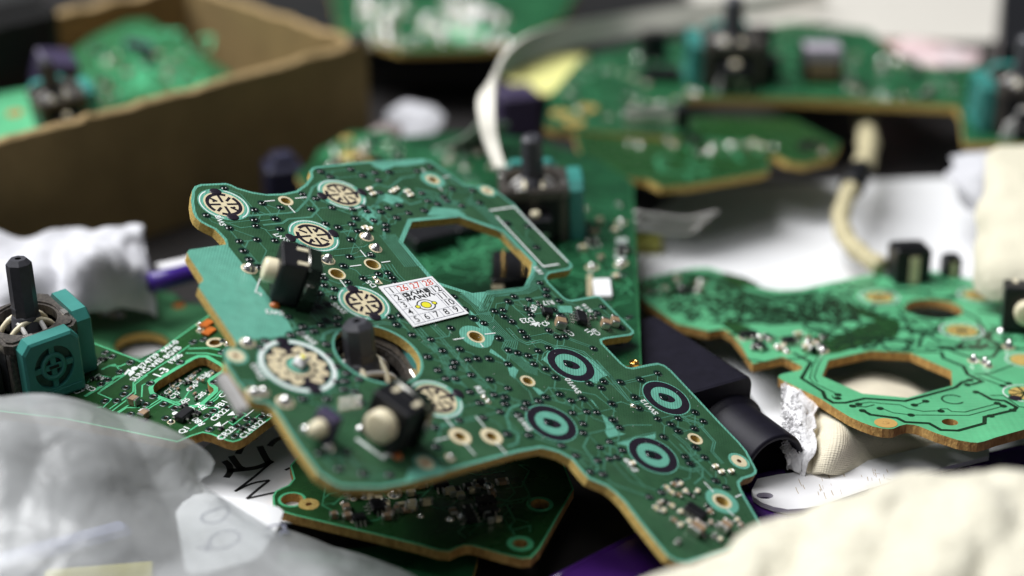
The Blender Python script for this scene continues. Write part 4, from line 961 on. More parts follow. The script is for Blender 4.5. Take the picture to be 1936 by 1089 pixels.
# --- board behind the main one, with the middle joystick
FC = Frame(P(1205, 690, 297), Vector((-0.03, 0.0, 1)))
outC = FC.locs([(1214,690),(1197,345),(1130,300),(1000,262),(860,250),(720,262),(600,300),(560,330),(620,420),(760,640),(1000,700)])
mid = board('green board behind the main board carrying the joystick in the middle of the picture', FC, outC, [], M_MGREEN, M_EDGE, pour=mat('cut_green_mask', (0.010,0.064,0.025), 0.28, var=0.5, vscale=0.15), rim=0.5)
scatter_traces(mid, FC, (900,380,1190,640), 90, M_BTRACE, 0.3, 41, clip=inset(outC, 1.0)); scatter_traces(mid, FC, (640,280,930,400), 30, M_BTRACE, 0.5, 42, clip=inset(outC, 1.0)); scatter_traces(mid, FC, (770,420,990,560), 30, M_BTRACE, 0.4, 47, clip=inset(outC, 1.0))
vias(mid, FC, [(1180,520),(1150,620),(1170,650),(1120,600),(1190,600),(1040,560),(1170,640)], VIA_FLAT)
pC = FC.loc(1010, 437)
joystick(mid, Matrix.Translation((pC.x,pC.y,0.05)) @ Matrix.Rotation(math.radians(2),4,'Z') @ Matrix.Diagonal((0.9,0.9,1,1)), (0.0,0.0), 9.0, sides=((1,0),(0,1)))
w = black_block(mid, FC, 972, 520, 8, 13, 2.2, 0.0, 'connector', False)
for k in range(12):
    q = MB(); q.lathe([(0.4,2.2),(0.3,2.6),(0.02,2.7)],8); q = q.build('pin', M_GOLD, w); q.location = ((-1.8 + 3.6*(k % 2))*S, (-5 + 2*(k//2))*S, 0)
black_block(mid, FC, 812, 462, 9, 7, 3.0, 0.5, 'connector', False); black_block(mid, FC, 880, 440, 5, 5, 2.0, 0.4, 'chip', False)  # black blocks added to darken the board under the opening, in place of shade
q = MB(); q.box((-1.1,-4,0),(1.1,4,1.2),0,bev=0.1); q = q.build('tan_strip', M_CREAM, mid); p = FC.loc(942,540); q.location = (p.x*S,p.y*S,0.05*S)
q = MB(); q.box((-1.6,-3.6,0),(1.6,3.6,1.0),0,bev=0.15); q = q.build('white_component', M_STICKER, mid); p = FC.loc(1139,552); q.location = (p.x*S,p.y*S,0.05*S)
for k in range(8):
    q = MB(); q.box((-0.5,-0.3,0),(0.5,0.3,0.7),0,bev=0.05); q = q.build('terminal', M_CREAM, mid); p = FC.loc(1115,528+k*5.2); q.location = (p.x*S,p.y*S,0.05*S)
q = MB(); q.lathe([(0.8,0),(0.8,0.8),(0.5,0.8),(0.5,0.2)],16); q = q.build('gold_terminal', M_GOLD, mid); p = FC.loc(1199,692); q.location = (p.x*S,p.y*S,0.02*S)
scatter_small(mid, FC, (1090,380,1190,470), 10, 43, clip=inset(outC, 1.2)); scatter_small(mid, FC, (620,285,760,330), 12, 44, clip=inset(outC, 1.2))
name_on(mid, FC, '0471 1B', (1175,470), (1,-9), 2.2)

# --- two stacked boards at the back right
FA = Frame(P(1550, 188, 419), Vector((0,0,1)))
outA = FA.locs([(1030,238),(1050,243),(1282,258),(1290,250),(1296,182),(1500,186),(1806,199),(1816,215),(1822,268),(1990,274),(2000,140),(1900,130),(1829,124),(1774,129),(1737,121),(1677,89),(1643,58),(1500,40),(1330,70),(1230,80),(1100,110),(1040,180)])
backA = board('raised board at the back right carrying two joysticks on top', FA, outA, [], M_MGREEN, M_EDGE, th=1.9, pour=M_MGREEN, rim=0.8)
scatter_traces(backA, FA, (1060,90,1280,240), 40, M_BTRACE, 0.6, 51, clip=inset(outA, 1.0)); scatter_traces(backA, FA, (1300,70,1800,185), 60, M_BTRACE, 0.6, 52, clip=inset(outA, 1.0))
def jpos(fr, px, py): p = fr.loc(px, py); return Matrix.Translation((p.x,p.y,0.05))
joystick(backA, jpos(FA,1380,152) @ Matrix.Rotation(0.0,4,'Z'), (0,0), 10, sides=((-1,0),(0,1)))
joystick(backA, jpos(FA,1925,236) @ Matrix.Rotation(0.0,4,'Z'), (0,0), 10, sides=((-1,0),(0,1)))
for px, py in ((1385,172),(1925,258)):                       # pale splayed terminal plates in front of the joysticks
    q = MB(); q.slab([[Vector(v) for v in ((-4.2,0),(-1.2,0),(-1.0,1.6),(1.0,1.6),(1.2,0),(4.2,0),(3.4,3.4),(1.6,4.6),(0.8,7.0),(-0.8,7.0),(-1.6,4.6),(-3.4,3.4))]], 0, 0.7, 0, 0, 0)
    q = q.build('terminal_plate', M_WHITEPL, backA); p = FA.loc(px,py); q.matrix_local = Matrix.Translation(Vector((p.x,p.y-1.2,0.1))*S) @ Matrix.Rotation(math.pi/2,4,'X')
blk = black_block(backA, FA, 1550, 150, 9.5, 7, 8.0, 0.0, 'connector', False)
q = MB(); q.box((-4.4,-3.6,5.6),(4.4,-3.4,8.2)); q.box((-4.2,-3.2,8.02),(4.2,3.2,8.5),0,bev=0.2); q.build('pale_cover', mat('lilac_plastic',(0.40,0.36,0.42),0.5), blk)
q = MB(); q.box((-3.6,-3.62,2.0),(3.6,-3.52,5.0)); q.build('recess', M_CERAM, blk)
for k in range(8):
    q = MB(); q.box((-4.0+k*1.05,-5.0,0),(-3.5+k*1.05,-3.5,0.4)); q.build('lead', M_GOLD, blk)
black_block(backA, FA, 1250, 150, 9, 5, 2.6, 0.0, 'chip', False); black_block(backA, FA, 1455, 150, 4, 4, 5.5, 0.0, 'connector', False); black_block(backA, FA, 1235, 112, 6, 4, 7, 0.3, 'connector', False); black_block(backA, FA, 1432, 110, 6, 4, 8, 0.3, 'connector', False)
p = FA.loc(1230,238); q = MB(); q.box((-6,-2,0),(6,2,3.6),0,bev=0.2); q = q.build('metal_socket', M_TIN, backA); q.location = (p.x*S,p.y*S,0.05*S)
black_block(backA, FA, 1288, 240, 3.0, 3.5, 5.0, 0.0, 'connector', False)
scatter_small(backA, FA, (1060,110,1280,235), 26, 53, clip=inset(outA, 1.2)); scatter_small(backA, FA, (1460,90,1790,180), 16, 54, clip=inset(outA, 1.2), clear=((1550,150,55),))
for x, y in ((1060,215),(1110,205),(1085,232)):
    q = MB(); q.ring(FA.loc(x,y), 0.8, 2.4, 0.06); q.build('test_pad', M_EDGE, backA)
FB = Frame(P(1300, 352, 372), Vector((0.05,0.03,1)))
outB = FB.locs([(1085,250),(1100,300),(1118,322),(1160,333),(1222,338),(1248,352),(1300,350),(1440,326),(1455,318),(1452,300),(1462,292),(1490,306),(1520,310),(1575,296),(1588,270),(1500,225),(1200,220)])
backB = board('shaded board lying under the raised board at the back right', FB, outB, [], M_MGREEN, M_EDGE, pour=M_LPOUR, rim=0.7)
scatter_traces(backB, FB, (1250,270,1440,335), 26, M_BTRACE, 0.7, 61, clip=inset(outB, 1.0)); scatter_small(backB, FB, (1150,270,1560,305), 20, 62, clip=inset(outB, 1.2))
# a thin third board deeper under it
# --- board lying behind the left joystick
FG = Frame(P(280, 600, 345), Vector((0.02,-0.05,1)))
outG = FG.locs([(150,560),(200,553),(300,548),(330,556),(350,572),(400,578),(430,600),(430,680),(180,690),(140,620)])
cG = FG.loc(268,652)
hg = [cG + Vector((4.9*math.cos(t), 4.6*math.sin(t))) for t in [math.tau*k/30 for k in range(30)]]
backG = board('blurred flat green board behind the teal joystick on the left, round opening showing white', FG, outG, [hg], M_MGREEN, M_EDGE, pour=mat('soft_green_mask',(0.05,0.20,0.085),0.4,var=0.12,vscale=0.1), rim=0.4)
for x, y in ((195,575),(212,580),(200,592),(222,596),(228,575)):
    p = FG.loc(x,y); o = link('solder_joint', SOLDER, backG, (p.x,p.y,0.05)); o.scale = (0.9,0.9,0.5)
for x, y, mt in ((283,561,M_YELLOW),(338,578,M_ORANGE)):
    q = MB(); q.disc(FG.loc(x,y), 1.2, 0.06); q.build('test_pad', mt, backG)

# --- far board at the top, glittering with solder
FF = Frame(P(800, 88, 455), Vector((0.0,-0.03,1)))
outF = FF.locs([(640,60),(700,78),(760,96),(900,92),(960,85),(1060,40),(1100,-30),(620,-40)])
backF = board('far green board at the top edge, glittering with round solder blobs', FF, outF, [], M_MGREEN, M_EDGE)
r = random.Random(11)
for k in range(60):
    p = FF.loc(r.uniform(680,960), r.uniform(0,85)); o = link('solder_joint', SOLDER, backF, (p.x,p.y,0.05)); q = r.uniform(0.5,1.5); o.scale = (q,q,q)
scatter_traces(backF, FF, (690,0,980,80), 30, M_BTRACE, 0.8, 71, clip=inset(outF, 1.0))
q = MB(); q.lathe([(3.6,0),(3.5,2),(2.6,3.2),(0.02,3.6)],20); q = q.build('white_cap', M_WHITEPL, backF); p = FF.loc(905,40); q.location = (p.x*S,p.y*S,0)
q = MB(); q.disc(FF.loc(880,62), 6, 0.06); q.build('bare_patch', M_MINT, backF)

# --- small board squeezed between the box corner and the main board
FH = Frame(P(680, 305, 385), Vector((-0.06,-0.05,1)))
outH = FH.locs([(585,318),(600,285),(660,250),(730,248),(770,275),(790,320),(700,345),(610,345)])
backH = board('small blurred green board with yellow pads at the foot of the cardboard box corner', FH, outH, [], M_MGREEN, M_EDGE, pour=M_MGREEN, rim=0.8)
for x, y, q_ in ((665,292,2.4),(640,305,1.6),(700,300,1.8),(655,262,1.4)):
    q = MB(); q.ring(FH.loc(x,y), 0.6, q_, 0.06); q.build('test_pad', M_EDGE, backH)
scatter_small(backH, FH, (620,260,770,330), 26, 101, clip=inset(outH, 1.2)); scatter_traces(backH, FH, (610,255,770,335), 40, M_BTRACE, 0.6, 102, clip=inset(outH, 1.0))
scatter_small(backA, FA, (1300,80,1360,180), 10, 55, clip=inset(outA, 1.2)); scatter_small(backA, FA, (1590,110,1800,190), 26, 56, clip=inset(outA, 1.2))
scatter_small(mid, FC, (1100,470,1185,540), 8, 46, clip=inset(outC, 1.2)); scatter_small(mid, FC, (840,270,930,330), 14, 48, clip=inset(outC, 1.2))
# ------------------------------------------------------------------ cardboard box with three boards in it
ZB = 30.0
A_, B_ = PZ(-160, 310, ZB), PZ(694, 78, ZB)
ex = (B_ - A_); ex.z = 0; Lf = ex.length; ex.normalize(); ey = Vector((-ex.y, ex.x, 0))
bx = link('cardboard_box', None); bx.empty_display_size = 0.01
bx.matrix_world = Matrix(((ex.x,ey.x,0,B_.x*S),(ex.y,ey.y,0,B_.y*S),(0,0,1,0),(0,0,0,1)))
tag(bx, 'open brown cardboard box at the upper left, rough torn rim', 'cardboard box')
def wall_panel(name, x0, x1, y, t, h, seed, along='x'):
    m = MB(); n = 60; r = random.Random(seed); vs = []; fs = []
    for i in range(n+1):
        u = x0 + (x1-x0)*i/n
        dz = (noise.noise(Vector((u*0.16, seed, 0)))*1.3 + noise.noise(Vector((u*0.7, seed, 3)))*0.8)
        bow = noise.noise(Vector((u*0.05, seed, 7)))*0.5
        for (o_, z) in ((0.0,0.0),(0.0,h*0.5),(0.0,h-0.6+dz*0.6),(t*0.3,h+dz),(t*0.75,h+dz*0.7-0.1),(t,h-0.6+dz*0.5),(t,h*0.5),(t,0.0)):
            b_ = bow*z/h
            vs.append((u, y+o_+b_, z) if along == 'x' else (y+o_+b_, u, z))
    mi = []
    for i in range(n):
        for k in range(7):
            q = (i*8+k, i*8+8+k, i*8+9+k, i*8+1+k)
            fs.append(q if along == 'x' else q[::-1]); mi.append(1 if k in (2,3,4) else 0)
    fs += [tuple(range(7,-1,-1)), tuple(range(n*8, n*8+8))]; mi += [1, 1]
    m.add(vs, fs, mi, False); return m.build(name, [M_CARD, M_CARDEDGE], bx)
wall_panel('front_wall', -Lf-40, 0.0, 0.0, 2.2, ZB, 1.0)
wall_panel('side_wall', 2.22, 72.0, -2.2, 2.2, ZB, 2.0, 'y')
wall_panel('back_wall', -Lf-40, -3.02, 69.0, 3.0, ZB, 3.0)
m = MB(); m.box((-Lf-40, 3.1, 0.05), (-3.1, 68.9, 2.0)); m.build('floor_panel', M_CARD, bx)
m = MB(); m.lathe([(2.1,ZB+0.2),(2.1,ZB+1.0),(0.02,ZB+1.05)], 18, 0, Matrix.Translation((-1.6,1.6,0))); m.build('dark_notch', M_INK, bx)

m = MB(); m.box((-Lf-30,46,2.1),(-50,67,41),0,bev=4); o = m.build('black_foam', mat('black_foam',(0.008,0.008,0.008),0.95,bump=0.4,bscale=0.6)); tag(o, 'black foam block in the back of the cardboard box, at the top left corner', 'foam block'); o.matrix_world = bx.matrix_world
F1 = Frame(P(250, 160, 428), Vector((0.22,-0.30,0.93)))
b1 = board('green board propped up inside the cardboard box, its pointed top edge showing', F1, F1.locs([(120,110),(170,70),(240,38),(280,36),(330,70),(440,140),(420,220),(240,280),(110,220)]), [], M_MGREEN, M_EDGE, pour=mat('boxed_green_mask',(0.03,0.15,0.055),0.36,var=0.35,vscale=0.15), rim=0.8)
q = MB(); c = F1.loc(262,92); q.ring(c, 3.6, 4.2, 0.05, 1, 30); q.box((c.x-3.4,c.y-0.9,0.05),(c.x+3.4,c.y+0.9,1.6),0); q.build('slide_switch', [M_DPURPLE, M_MINT], b1)
scatter_small(b1, F1, (150,90,330,190), 16, 81); scatter_small(b1, F1, (310,100,400,150), 6, 82); scatter_traces(b1, F1, (150,70,400,180), 26, M_MINT, 0.7, 83)
F2 = Frame(P(60, 215, 392), Vector((-0.05,-0.12,0.99)))
b2 = board('bright green board with a small joystick at the left edge inside the cardboard box', F2, F2.locs([(-40,190),(0,175),(70,165),(118,185),(160,200),(220,235),(200,270),(40,290),(-40,280)]), [], M_RGREEN, M_EDGE)
q = MB(); q.ring(F2.loc(28,214), 0.7, 1.7, 0.06); q.build('test_pad', M_ORANGE, b2)
pj = F2.loc(118,236); joystick(b2, Matrix.Translation((pj.x,pj.y,0.05)) @ Matrix.Rotation(0.5,4,'Z') @ Matrix.Scale(0.72,4), (0.0,-0.12), 11, sides=((1,0),(0,1)))
F3 = Frame(P(30, 110, 425), Vector((0.15,-0.1,0.98)))
b3 = board('pale green board with a dark part at the far left inside the cardboard box', F3, F3.locs([(-60,80),(0,55),(40,50),(75,70),(70,120),(10,150),(-60,150)]), [], mat('pale_green_mask',(0.20,0.36,0.22),0.5,var=0.5,vscale=0.25), M_EDGE)
black_block(b3, F3, 22, 88, 5, 5, 4, 0.4, 'connector', False); scatter_small(b3, F3, (0,60,70,120), 12, 91)
q = MB(); q.box((-4,-4,0),(4,4,9),0,bev=0.5); q = q.build('dark_knob_block', M_DPURPLE); tag(q, 'dusky purple plastic block standing among the boards inside the cardboard box', 'plastic block'); q.location = P(92,140,405)*S; q.rotation_euler = (0.3,0.2,0.6); q.location.z -= 0.004

# ------------------------------------------------------------------ sheets seen at pixel + depth
def pixel_sheet(rows, thick=0.0, disp=0.0, dscale=0.1, seed=0.0, k=4, oct_=4, vor=None):
    """rows: list of lists of (px,py,depth); a smooth surface through them, with crumple noise"""
    R = [[P(*q) for q in row] for row in rows]
    R = [smooth_line(r, k) for r in R]
    cols = [smooth_line([R[i][j] for i in range(len(R))], k) for j in range(len(R[0]))]
    nv, nu = len(cols[0]), len(cols); m = MB(); vs = []
    for i in range(nv):
        for j in range(nu):
            p = cols[j][i]
            if disp: p = p + noise.turbulence_vector(p*dscale + Vector((seed,0,0)), oct_, False)*disp
            if vor:                                              # creases where flat facets meet
                for am, cs in vor:
                    q = p/cs + noise.noise_vector(p/cs*0.7)*0.5 + Vector((seed,0,0))
                    p = p + Vector((0,-0.25,0.95))*(am*(0.45 - noise.voronoi(q)[0][0]))
            if p.z < 0.25: p.z = 0.25
            vs.append(p)
    fs = [(i*nu+j, i*nu+j+1, (i+1)*nu+j+1, (i+1)*nu+j) for i in range(nv-1) for j in range(nu-1)]
    m.add(vs, fs, 0, True)
    us = [0.0]
    for j in range(1, nu): us.append(us[-1] + (cols[j][nv//2]-cols[j-1][nv//2]).length*S)
    ws = [0.0]
    for i in range(1, nv): ws.append(ws[-1] + (cols[nu//2][i]-cols[nu//2][i-1]).length*S)
    m.uv = [(us[j], ws[i]) for i in range(nv) for j in range(nu)]
    return m
def finish(m, name, mt, label, cat, thick=0.0, parent=None):
    o = m.build(name, mt, parent)
    if thick:
        s = o.modifiers.new('thickness', 'SOLIDIFY'); s.thickness = thick*S; s.offset = -1
    if label: tag(o, label, cat)
    return o

# white paper on the bench, right of the middle
Q = [PZ(*p) for p in ((1150,470,0.4),(1300,352,0.4),(1936,330,0.4),(2100,420,0.4),(2050,900,0.4),(1500,860,0.4),(1400,720,0.4))]
m = MB(); m.slab([[Vector((q.x,q.y)) for q in Q]], 0.05, 0.4, 0, 0, 0); tag(m.build('paper_sheet', M_PAPER), 'plain white paper sheet lying flat behind the right-hand board', 'paper')
# white paper with black marker strokes, under the left board
def paper(pts, z, label, name='paper_note'):
    q = [PZ(x,y,z) for x,y in pts]; c = q[0].copy(); c.z = 0
    o = thing(name, label, 'paper', at=c)
    m = MB(); m.slab([[Vector((v.x-c.x, v.y-c.y)) for v in q]], z-0.3, z, 0, 0, 0); m.build('sheet', M_PAPER, o)
    return o, c
def ink(o, c, z, lines, w, mt=M_INK, name='handwriting'):
    for l in lines:
        m = MB(); pts = smooth_line([(PZ(x,y,z)-c).to_2d() for x,y in l], 4)
        m.stroke(pts, w, z+0.05); m.build(name, mt, o)
n1, c1 = paper([(340,880),(430,815),(600,800),(640,900),(600,990),(520,985),(395,945),(370,905)], 6.0, 'white paper with bold black marker strokes, under the left board')
D7 = lambda p: cz(0, 684, 2.689, p)
ink(n1, c1, 6.0, [D7(l) for l in ([(1140,505),(1165,530),(1170,560),(1150,590)], [(1175,480),(1215,535),(1240,545)], [(1160,555),(1300,540),(1385,505)], [(1320,430),(1345,480),(1370,520)], [(1300,385),(1240,420),(1210,470)], [(1370,430),(1400,400),(1450,380)])], 1.1)
ink(n1, c1, 6.0, [D7(l) for l in ([(1385,505),(1300,580),(1195,660)], [(1195,660),(1280,620),(1370,603)], [(1370,603),(1310,650),(1255,697)], [(1255,697),(1330,680),(1400,665)], [(1450,552),(1475,540)])], 0.5)
# note inside the bag, pencilled loops
n2, c2 = paper([(332,968),(345,950),(366,936),(385,932),(460,944),(525,958),(536,966),(528,992),(505,1030),(488,1052),(470,1062),(400,1080),(362,1084),(350,1076)], 11.5, 'white slip inside the plastic bag with pale pencilled loops', 'paper_slip')
ink(n2, c2, 11.5, [D7(l) for l in ([(1160,735),(1100,750),(1030,780),(1040,815),(1110,815),(1165,770),(1150,750)], [(1120,865),(1070,900),(1075,945),(1150,945),(1215,905),(1200,865),(1130,860)], [(1000,940),(1060,960),(1040,930)], [(1350,880),(1390,895),(1440,860),(1440,830),(1380,835),(1345,860)], [(1440,860),(1470,870)])], 0.42, mat('pencil', (0.22,0.23,0.30), 0.7))
# white sheet under the board behind the left joystick
Q = [PZ(*p) for p in ((170,640,0.5),(420,610,0.5),(430,720,0.5),(160,740,0.5))]
m = MB(); m.slab([[Vector((q.x,q.y)) for q in Q]], 0.05, 0.5, 0, 0, 0); tag(m.build('paper_sheet', M_PAPER), 'small white paper patch visible between the left board and its joystick', 'paper')

# crumpled white tissue, left
rows = [[(-60,415,352),(20,425,350),(110,402,352),(190,412,354),(262,400,352),(268,430,350),(275,480,345)],
        [(-60,440,345),(20,470,342),(90,440,346),(180,440,338),(240,440,345),(272,470,347),(285,510,345)],
        [(-60,490,338),(30,500,334),(110,500,338),(170,475,330),(240,490,338),(285,515,342),(296,545,342)],
        [(-60,560,334),(30,540,330),(110,545,336),(180,530,332),(240,535,338),(280,540,342),(298,556,342)],
        [(-60,600,330),(40,590,330),(120,585,335),(190,570,337),(240,565,340),(280,560,342),(298,562,342)]]
finish(pixel_sheet(rows, disp=2.5, dscale=0.035, seed=3, k=14, oct_=2, vor=((7.0,16.0),(2.2,6.0))), 'crumpled_tissue', M_TISSUE, 'crumpled white tissue in front of the cardboard box at the left', 'tissue', 0.25)

# frosted plastic bag, front left
def bag_material():
    m = bpy.data.materials.new('frosted_plastic_film'); m.use_nodes = True; N = m.node_tree.nodes; L = m.node_tree.links
    b = N['Principled BSDF']; b.inputs['Base Color'].default_value = (0.80,0.82,0.83,1); b.inputs['Roughness'].default_value = 0.2; b.inputs['Specular IOR Level'].default_value = 0.8
    tcb = N.new('ShaderNodeTexCoord'); nb = N.new('ShaderNodeTexNoise'); nb.inputs['Scale'].default_value = 95.0; nb.inputs['Detail'].default_value = 5; nb.inputs['Distortion'].default_value = 1.2
    L.new(tcb.outputs['Object'], nb.inputs['Vector']); bb = N.new('ShaderNodeBump'); bb.inputs['Distance'].default_value = 0.0014; bb.inputs['Strength'].default_value = 0.8
    L.new(nb.outputs['Fac'], bb.inputs['Height']); L.new(bb.outputs[0], b.inputs['Normal'])
    tl = N.new('ShaderNodeBsdfTranslucent'); tl.inputs[0].default_value = (0.75,0.77,0.78,1)
    tp = N.new('ShaderNodeBsdfTransparent'); tp.inputs[0].default_value = (0.93,0.95,0.95,1)
    m1 = N.new('ShaderNodeMixShader'); m1.inputs[0].default_value = 0.35; L.new(b.outputs[0], m1.inputs[1]); L.new(tl.outputs[0], m1.inputs[2])
    tc = N.new('ShaderNodeTexCoord'); nz = N.new('ShaderNodeTexNoise'); nz.inputs['Scale'].default_value = 28.0; nz.inputs['Detail'].default_value = 4
    L.new(tc.outputs['Object'], nz.inputs['Vector'])
    mr = N.new('ShaderNodeMapRange'); mr.inputs['From Min'].default_value = 0.3; mr.inputs['From Max'].default_value = 0.7; mr.inputs['To Min'].default_value = 0.16; mr.inputs['To Max'].default_value = 0.55
    L.new(nz.outputs['Fac'], mr.inputs['Value'])
    m2 = N.new('ShaderNodeMixShader'); L.new(mr.outputs[0], m2.inputs[0]); L.new(m1.outputs[0], m2.inputs[1]); L.new(tp.outputs[0], m2.inputs[2])
    L.new(m2.outputs[0], N['Material Output'].inputs['Surface'])
    return m
rows = [[(-80,752,262),(0,744,262),(80,740,263),(160,760,264),(250,790,266),(330,822,268),(385,850,270),(402,870,271)],
        [(-80,800,250),(0,795,250),(80,795,252),(160,810,254),(240,830,258),(310,850,262),(370,868,268),(396,890,271)],
        [(-80,880,244),(0,880,244),(80,880,246),(160,885,248),(240,890,252),(310,900,258),(365,905,264),(384,915,270)],
        [(-80,950,240),(0,950,240),(90,945,242),(170,950,244),(260,940,250),(340,940,256),(420,945,266),(490,968,274)],
        [(-80,1020,236),(0,1020,236),(100,1010,238),(200,1010,240),(320,1000,247),(420,990,257),(520,1000,264),(610,1016,268)],
        [(-80,1100,232),(0,1090,232),(110,1080,234),(220,1075,237),(360,1065,244),(500,1060,252),(640,1058,258),(750,1062,262)],
        [(-80,1180,228),(0,1170,228),(110,1160,230),(220,1150,233),(380,1130,240),(560,1130,247),(720,1130,252),(860,1125,256)]]
BAG = bag_material()
finish(pixel_sheet(rows, disp=1.2, dscale=0.03, seed=9, k=14, oct_=2, vor=((4.5,26.0),(0.5,9.0))), 'plastic_bag', BAG, 'crumpled frosted plastic bag in the front left corner', 'plastic bag')
# what shows dimly inside the bag
m = MB(); m.box((-8,-4,0.3),(8,4,2.2),0,bev=0.3); o = m.build('yellow_card', mat('olive_yellow_card',(0.45,0.40,0.06),0.6)); tag(o,'dull yellow card under the front edge of the plastic bag','card'); q = PZ(185,1092,2.5); o.location = Vector((q.x,q.y,0))*S; o.rotation_euler = (0,0,0.15)
m = MB(); m.box((-11,-2.2,0.3),(11,2.2,4.5),0,bev=0.8); o = m.build('grey_blue_stick', mat('slate_plastic',(0.10,0.11,0.20),0.5)); tag(o,'slate blue stick dimly visible inside the plastic bag','stick'); q = PZ(110,1030,4); o.location = Vector((q.x,q.y,0))*S; o.rotation_euler = (0,0,0.5)
m = MB(); m.slab([[Vector(v) for v in ((-16,-10),(14,-12),(16,4),(2,7),(-14,5))]], 0.3, 1.9, 0, 1, 1); o = m.build('green_card', [M_MGREEN, M_EDGE]); tag(o,'dim green board offcut under the plastic bag at the bottom edge','circuit board'); q = PZ(700,1090,1); o.location = Vector((q.x,q.y,0))*S

# ------------------------------------------------------------------ purple plate, white strap
def zloop(pts, z): return [Vector((PZ(x,y,z).x, PZ(x,y,z).y)) for x,y in pts]
pu = thing('purple_plate', 'glossy purple plastic plate under the white strap and the towel', 'plastic plate', at=(0,0,0))
m = MB(); L_ = zloop([(1030,1100),(1210,1006),(1432,899),(1520,892),(1640,888),(1790,874),(1936,843),(2040,820),(2060,1250),(900,1250)], 2.2)
m.slab([L_], 0.5, 2.2, 0, 0, 0); m.build('plate', M_PURPLE, pu)
m = MB(); m.tube([Vector((p.x,p.y,1.7)) for p in smooth_line([Vector((q.x,q.y,0)) for q in L_[0:8]],3)], 0.75, 8); m.build('rim', M_PURPLE, pu)
st = thing('white_strap', 'scratched white plastic strap with rounded end and one purple hole', 'strap', at=(0,0,0))
far = [(1432,905),(1470,897),(1520,891),(1600,880),(1650,868),(1720,851),(1790,834),(1870,818)]
near = [(1870,862),(1790,882),(1700,906),(1640,925),(1590,942),(1550,955),(1520,961),(1490,963),(1462,958),(1440,950),(1425,940),(1421,926)]
h1 = zloop([(1446,938)], 3.2)[0]
m = MB(); m.slab([zloop(far+near, 3.3), [h1+Vector((1.35*math.cos(t),0.95*math.sin(t))) for t in [math.tau*k/18 for k in range(18)]]], 2.45, 3.3, 0, 0, 0); m.build('band', M_STRAP, st)
m = MB(); r = random.Random(4)
for k in range(34):
    x = r.uniform(1500,1720); y = 930 - (x-1430)*0.115 + r.uniform(-22,18); an = r.choice((1.2,1.3,1.1,0.2)); l = r.uniform(3,16)
    m.stroke(zloop([(x,y),(x+l*0.4*math.cos(an),y+l*0.55*math.sin(an)),(x+l*math.cos(an)*0.9,y+l*math.sin(an))], 3.3), r.uniform(0.05,0.14), 3.32+0.0005*k)
o = m.build('scratches', M_SCRATCH, st); o['kind'] = 'stuff'
# purple pen-like strip behind the left
m = MB(); m.tube([P(285,535,338),P(330,524,342),P(385,508,346),P(440,492,350)], 1.9, 10); tag(m.build('purple_rod', mat('blue_violet_plastic',(0.05,0.02,0.22),0.3)), 'blue violet plastic rod lying beside the white tissue', 'rod')
m = MB(); m.tube([P(300,508,347),P(350,498,350),P(410,482,353)], 0, flat=(3,1)); tag(m.build('white_strip', M_STRAP), 'thin pale strip just behind the blue violet rod', 'strip')

# ------------------------------------------------------------------ black plastic fitting between the boards
bf = thing('black_fitting', 'black plastic fitting with square body and open round spout', 'plastic fitting', at=(0,0,0))
# body axis runs from far left to near right, falling a little
a0, a1, a2 = P(1180,622,318), P(1352,752,297), P(1450,838,287)
ax = (a1-a0).normalized(); sd = ax.cross(Vector((0,0,1))).normalized(); upv = sd.cross(ax)
def sect(c, w, h, rad, n=5):
    out = []
    for sx, sz, b in ((1,-1,-0.5),(1,1,0.0),(-1,1,0.5),(-1,-1,1.0)):
        for k in range(n):
            a = (b + 0.5*k/(n-1))*math.pi
            out.append(c + sd*(sx*(w/2-rad) + rad*math.cos(a)) + upv*(sz*(h/2-rad) + rad*math.sin(a)))
    return out
def loft(secs, cap0=True, cap1=True):
    m = MB(); n = len(secs[0]); vs = [p for s_ in secs for p in s_]
    fs = [(i*n+k, i*n+(k+1) % n, (i+1)*n+(k+1) % n, (i+1)*n+k) for i in range(len(secs)-1) for k in range(n)]
    m.add(vs, fs, 0, False)
    if cap0: m.add(secs[0], [tuple(range(n-1,-1,-1))])
    if cap1: m.add(secs[-1], [tuple(range(n))])
    return m
cB = a0 - upv*4.5; cE = a1 - upv*3.5
cB = cB - upv*1.5; cE = cE - upv*1.5
m = loft([sect(cB,15,14,1.6), sect(cB+(cE-cB)*0.3,15,14.2,1.6), sect(cE-ax*0.5,15,14.5,1.6), sect(cE,14.6,14.1,1.5)]); m.build('body', M_MATTE, bf)
tx = (a2-a1).normalized(); tx = (ax*0.5 + tx*0.5).normalized()
m = MB(); R3 = Matrix((sd, upv, ax)).transposed().to_4x4(); R3.translation = cE - upv*2.4 - sd*3.0
m.lathe([(6.9,-14),(6.9,0.6),(6.3,1.3),(6.1,1.8),(6.1,12.4),(5.9,12.8),(5.2,12.8),(5.1,12.2),(5.1,2.0),(0.02,2.0)], 40, 0, R3); m.build('spout', M_MATTE, bf)

